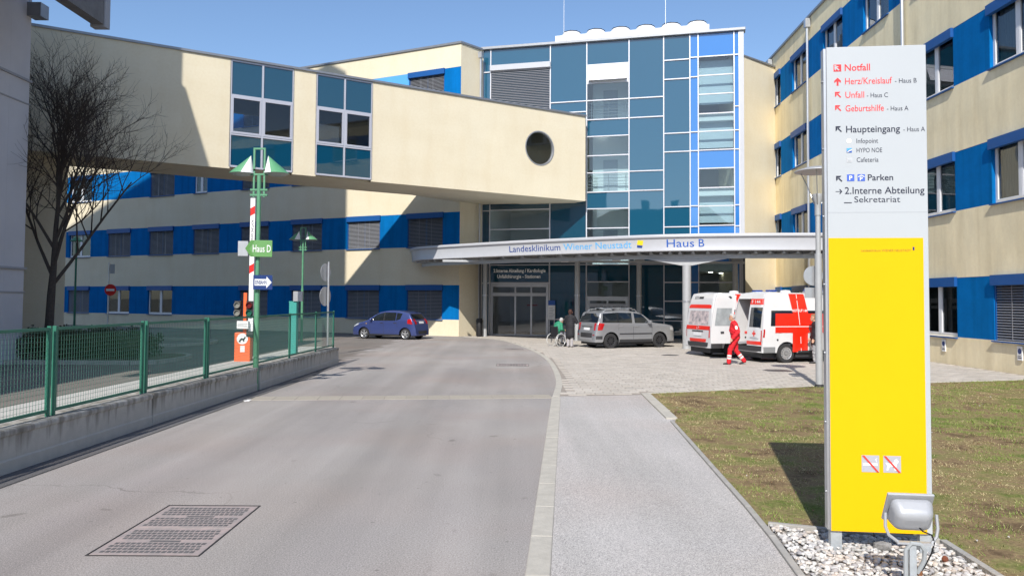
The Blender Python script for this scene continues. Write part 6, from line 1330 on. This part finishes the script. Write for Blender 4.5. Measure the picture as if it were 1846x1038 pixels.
# ================================================================ PLANTS
def bare_tree(label, loc, H, seed):
    rnd = random.Random(seed); t = thing('bare_tree', label, 'tree', loc); tr = MB(); cr = MB()
    def grow(p, d, L, r, lev):
        n_ = 4 if lev < 2 else 3; pts = [p]; rs = [r]; q = p.copy(); dd = d.copy()
        for i in range(n_):
            up = .10 if lev < 3 else .05
            dd = (dd + Vector((rnd.uniform(-1, 1), rnd.uniform(-1, 1), rnd.uniform(-.4, .8))) * (.13 + .035 * lev) + Vector((0, 0, up))).normalized(); q = q + dd * (L / n_); pts.append(q.copy()); rs.append(r * (1 - .6 * (i + 1) / n_))
        (tr if lev < 3 else cr).tube(pts, rs, 7 if lev == 0 else 5 if lev < 3 else 3)
        if lev >= 5: return
        k = (7, 6, 8, 6, 5, 3)[lev]
        for c in range(k):
            f = (.30 + .70 * (c + rnd.random()) / k); seg = min(n_ - 1, int(f * n_)); base = pts[seg].lerp(pts[seg + 1], f * n_ - seg if f * n_ - seg < 1 else 1); ax = (pts[seg + 1] - pts[seg]).normalized(); a = rnd.uniform(0, 2 * math.pi); o = ax.orthogonal().normalized(); o = (Matrix.Rotation(a, 3, ax) @ o); sp = rnd.uniform(.45, .85) * (1.0 if lev else .8)
            nd = (ax * math.cos(sp) + o * math.sin(sp)).normalized(); grow(base, nd, L * rnd.uniform(.42, .60), max(.0052, rs[seg] * .60), lev + 1)
    tr.tube([(0, 0, -.1), (.02, 0, .3), (.05, .02, 1.2), (.08, .03, 2.2), (.14, .03, 3.2), (.2, .0, 4.6), (.3, .02, 6.2), (.36, .05, 8.0)], [.20, .16, .145, .135, .105, .08, .055, .02], 12)
    for k in range(16):
        f = k / 15; a = k * 2.4 + .4; sp = .46 - .22 * f + rnd.uniform(-.06, .06); z0 = 2.5 + 4.8 * f; xb = .08 + .055 * (z0 - 2.2)
        d = Vector((math.cos(a) * math.sin(sp) + .06, math.sin(a) * math.sin(sp), math.cos(sp))).normalized()
        grow(Vector((xb, .03, z0)), d, H * (.40 - .17 * f) * rnd.uniform(.9, 1.2), .066 - .028 * f, 2)
    tr.build('trunk', M_bark, t, smooth=True); cr.build('crown', M_twig, t, kind='stuff')
bare_tree('bare winter tree with fine upright branches beside the white building', (-16.4, 27.5, 0), 10.2, 5)
def leafmass(name, fn, N, size, mats, parent=None, loc=(0, 0, 0)):
    P = fn(N); n_ = len(P); a = RNG.normal(size=(n_, 3)); a /= np.linalg.norm(a, axis=1)[:, None]; b_ = np.cross(a, RNG.normal(size=(n_, 3))); b_ /= np.linalg.norm(b_, axis=1)[:, None]; s = size * RNG.uniform(.6, 1.4, (n_, 1)); v = np.stack([P - a * s, P + b_ * s * .55, P + a * s, P - b_ * s * .55], 1)
    me = bpy.data.meshes.new(name); me.from_pydata(v.reshape(-1, 3).tolist(), [], np.arange(n_ * 4).reshape(-1, 4).tolist())
    for m in mats: me.materials.append(m)
    me.polygons.foreach_set('material_index', RNG.integers(0, len(mats), n_).astype(np.int32)); me.update(); return inst(name, me, parent, loc, kind='stuff')
hg = thing('hedge', 'dark evergreen hedge behind the fence under the bare tree', 'hedge', (-14.1, 26.2, 0))
LM = [mat('hedge_leaf', (.030, .050, .018), .7), mat('hedge_leaf_light', (.05, .075, .025), .7), mat('hedge_leaf_brown', (.055, .05, .025), .8)]
def hfn(N):
    u = RNG.random((N, 3)); x = -1.9 + 3.8 * u[:, 0]; y = -1.2 + 2.4 * u[:, 1]; hgt = (1.06 - .25 * np.clip((x - .8) / 1.1, 0, 1) ** 2) * (.86 + .16 * np.sin(x * 5 + 1) * np.sin(y * 4) + .10 * np.sin(x * 13) * np.sin(y * 11)); z = .05 + hgt * u[:, 2] ** .6; return np.c_[x, y, z]
leafmass('foliage', hfn, 15000, .045, LM, hg)
mb = MB()
for k in range(26): x, y = random.uniform(-1.7, 1.7), random.uniform(-1, 1); mb.tube([(x, y, -.05), (x + random.uniform(-.1, .1), y, .4), (x + random.uniform(-.2, .2), y, .85)], [.018, .014, .006], 4)
mb.build('stems', M_bark, hg, kind='stuff')
isl = [(-2.3, -1.6), (2.2, -1.6), (2.7, -1.2), (2.9, .0), (2.6, 1.4), (1.9, 2.0), (-2.3, 2.0)]
b = MB(); b.prism([(x - 14.1, y + 26.2) for x, y in isl], -.02, .10); struct('planting_bed', b, mat('bed_soil', (.09, .08, .05), .95, noise=.4, scale=5))
kb2 = tag(bpy.data.objects.new('kerb', None), kind='structure'); link(kb2, None, (-12, 27, 0))
stone_run([(v.x, v.y) for v in catmull([(x * 1.04 - 14.1, y * 1.06 + 26.2, 0) for x, y in isl[:-1]], 3)], .13, .9, kb2, 'kerb_stone', M_conc, -.05, .13, base=(-12, 27, 0))
stone_run([(v.x, v.y) for v in catmull([(-22, 33, 0), (-16, 33.2, 0), (-14.2, 34.5, 0), (-13.9, 36.5, 0), (-15.5, 38.4, 0), (-24, 41, 0)], 4)], .14, .95, kb2, 'kerb_stone', M_conc_l, -.05, .12, base=(-12, 27, 0))
# ---- street opposite, behind the camera: seen only as reflections in the glass
ob = thing('opposite_building', 'old tall house across the street mirrored low in the tower glass', 'building', (-26, -62, 0))
mb = MB(); mb.box(-16, -10, -.1, 16, 0, 15.5); mb.build('wall', mat('house_wall', (.34, .31, .26), .9, noise=.15, scale=.5), ob)
mb = MB(); mb.add([(-16.6, -10.6, 15.5), (16.6, -10.6, 15.5), (16.6, .6, 15.5), (-16.6, .6, 15.5), (-10, -5, 21), (10, -5, 21)], [(3, 2, 1, 0), (2, 3, 4, 5), (0, 1, 5, 4), (1, 2, 5), (3, 0, 4)]); rf = mb.build('roof', mat('house_roof', (.10, .055, .04), .9, noise=.2, scale=2), ob)
for x in (-7, -1, 6): mb = MB(); mb.box(x - .6, -5.6, 20, x + .6, -4.6, 22.6); mb.build('chimney', M_conc, rf)
wm = MB(); wm.box(-.65, 0, 0, .65, .06, 1.8); wmm = wm.mesh('window', M_cglass)
for i in range(9):
    for j in range(4): inst('window', wmm, ob, (-14 + 3.5 * i, .0, 1.4 + 3.6 * j))
for k, (x, y, h) in enumerate(((-44, -44, 15), (-7, -50, 16), (3, -46, 13), (-36, -50, 17), (12, -55, 15))):
    t = thing('street_tree', 'tree across the street mirrored dimly in the tower glass', 'tree', (x, y, 0), 0, 'mirrored street trees'); mb = MB(); mb.cyl((0, 0, -.1), (0, 0, h * .5), .3, .15, n=8); mb.build('trunk', M_bark, t)
    def tf(N, h=h):
        P = RNG.normal(size=(N, 3)); P /= np.linalg.norm(P, axis=1)[:, None]; P *= RNG.random((N, 1)) ** .4; return np.c_[P[:, 0] * h * .30, P[:, 1] * h * .30, h * .64 + P[:, 2] * h * .36]
    leafmass('crown', tf, 2500, .28, [M_twig, LM[0]], t)
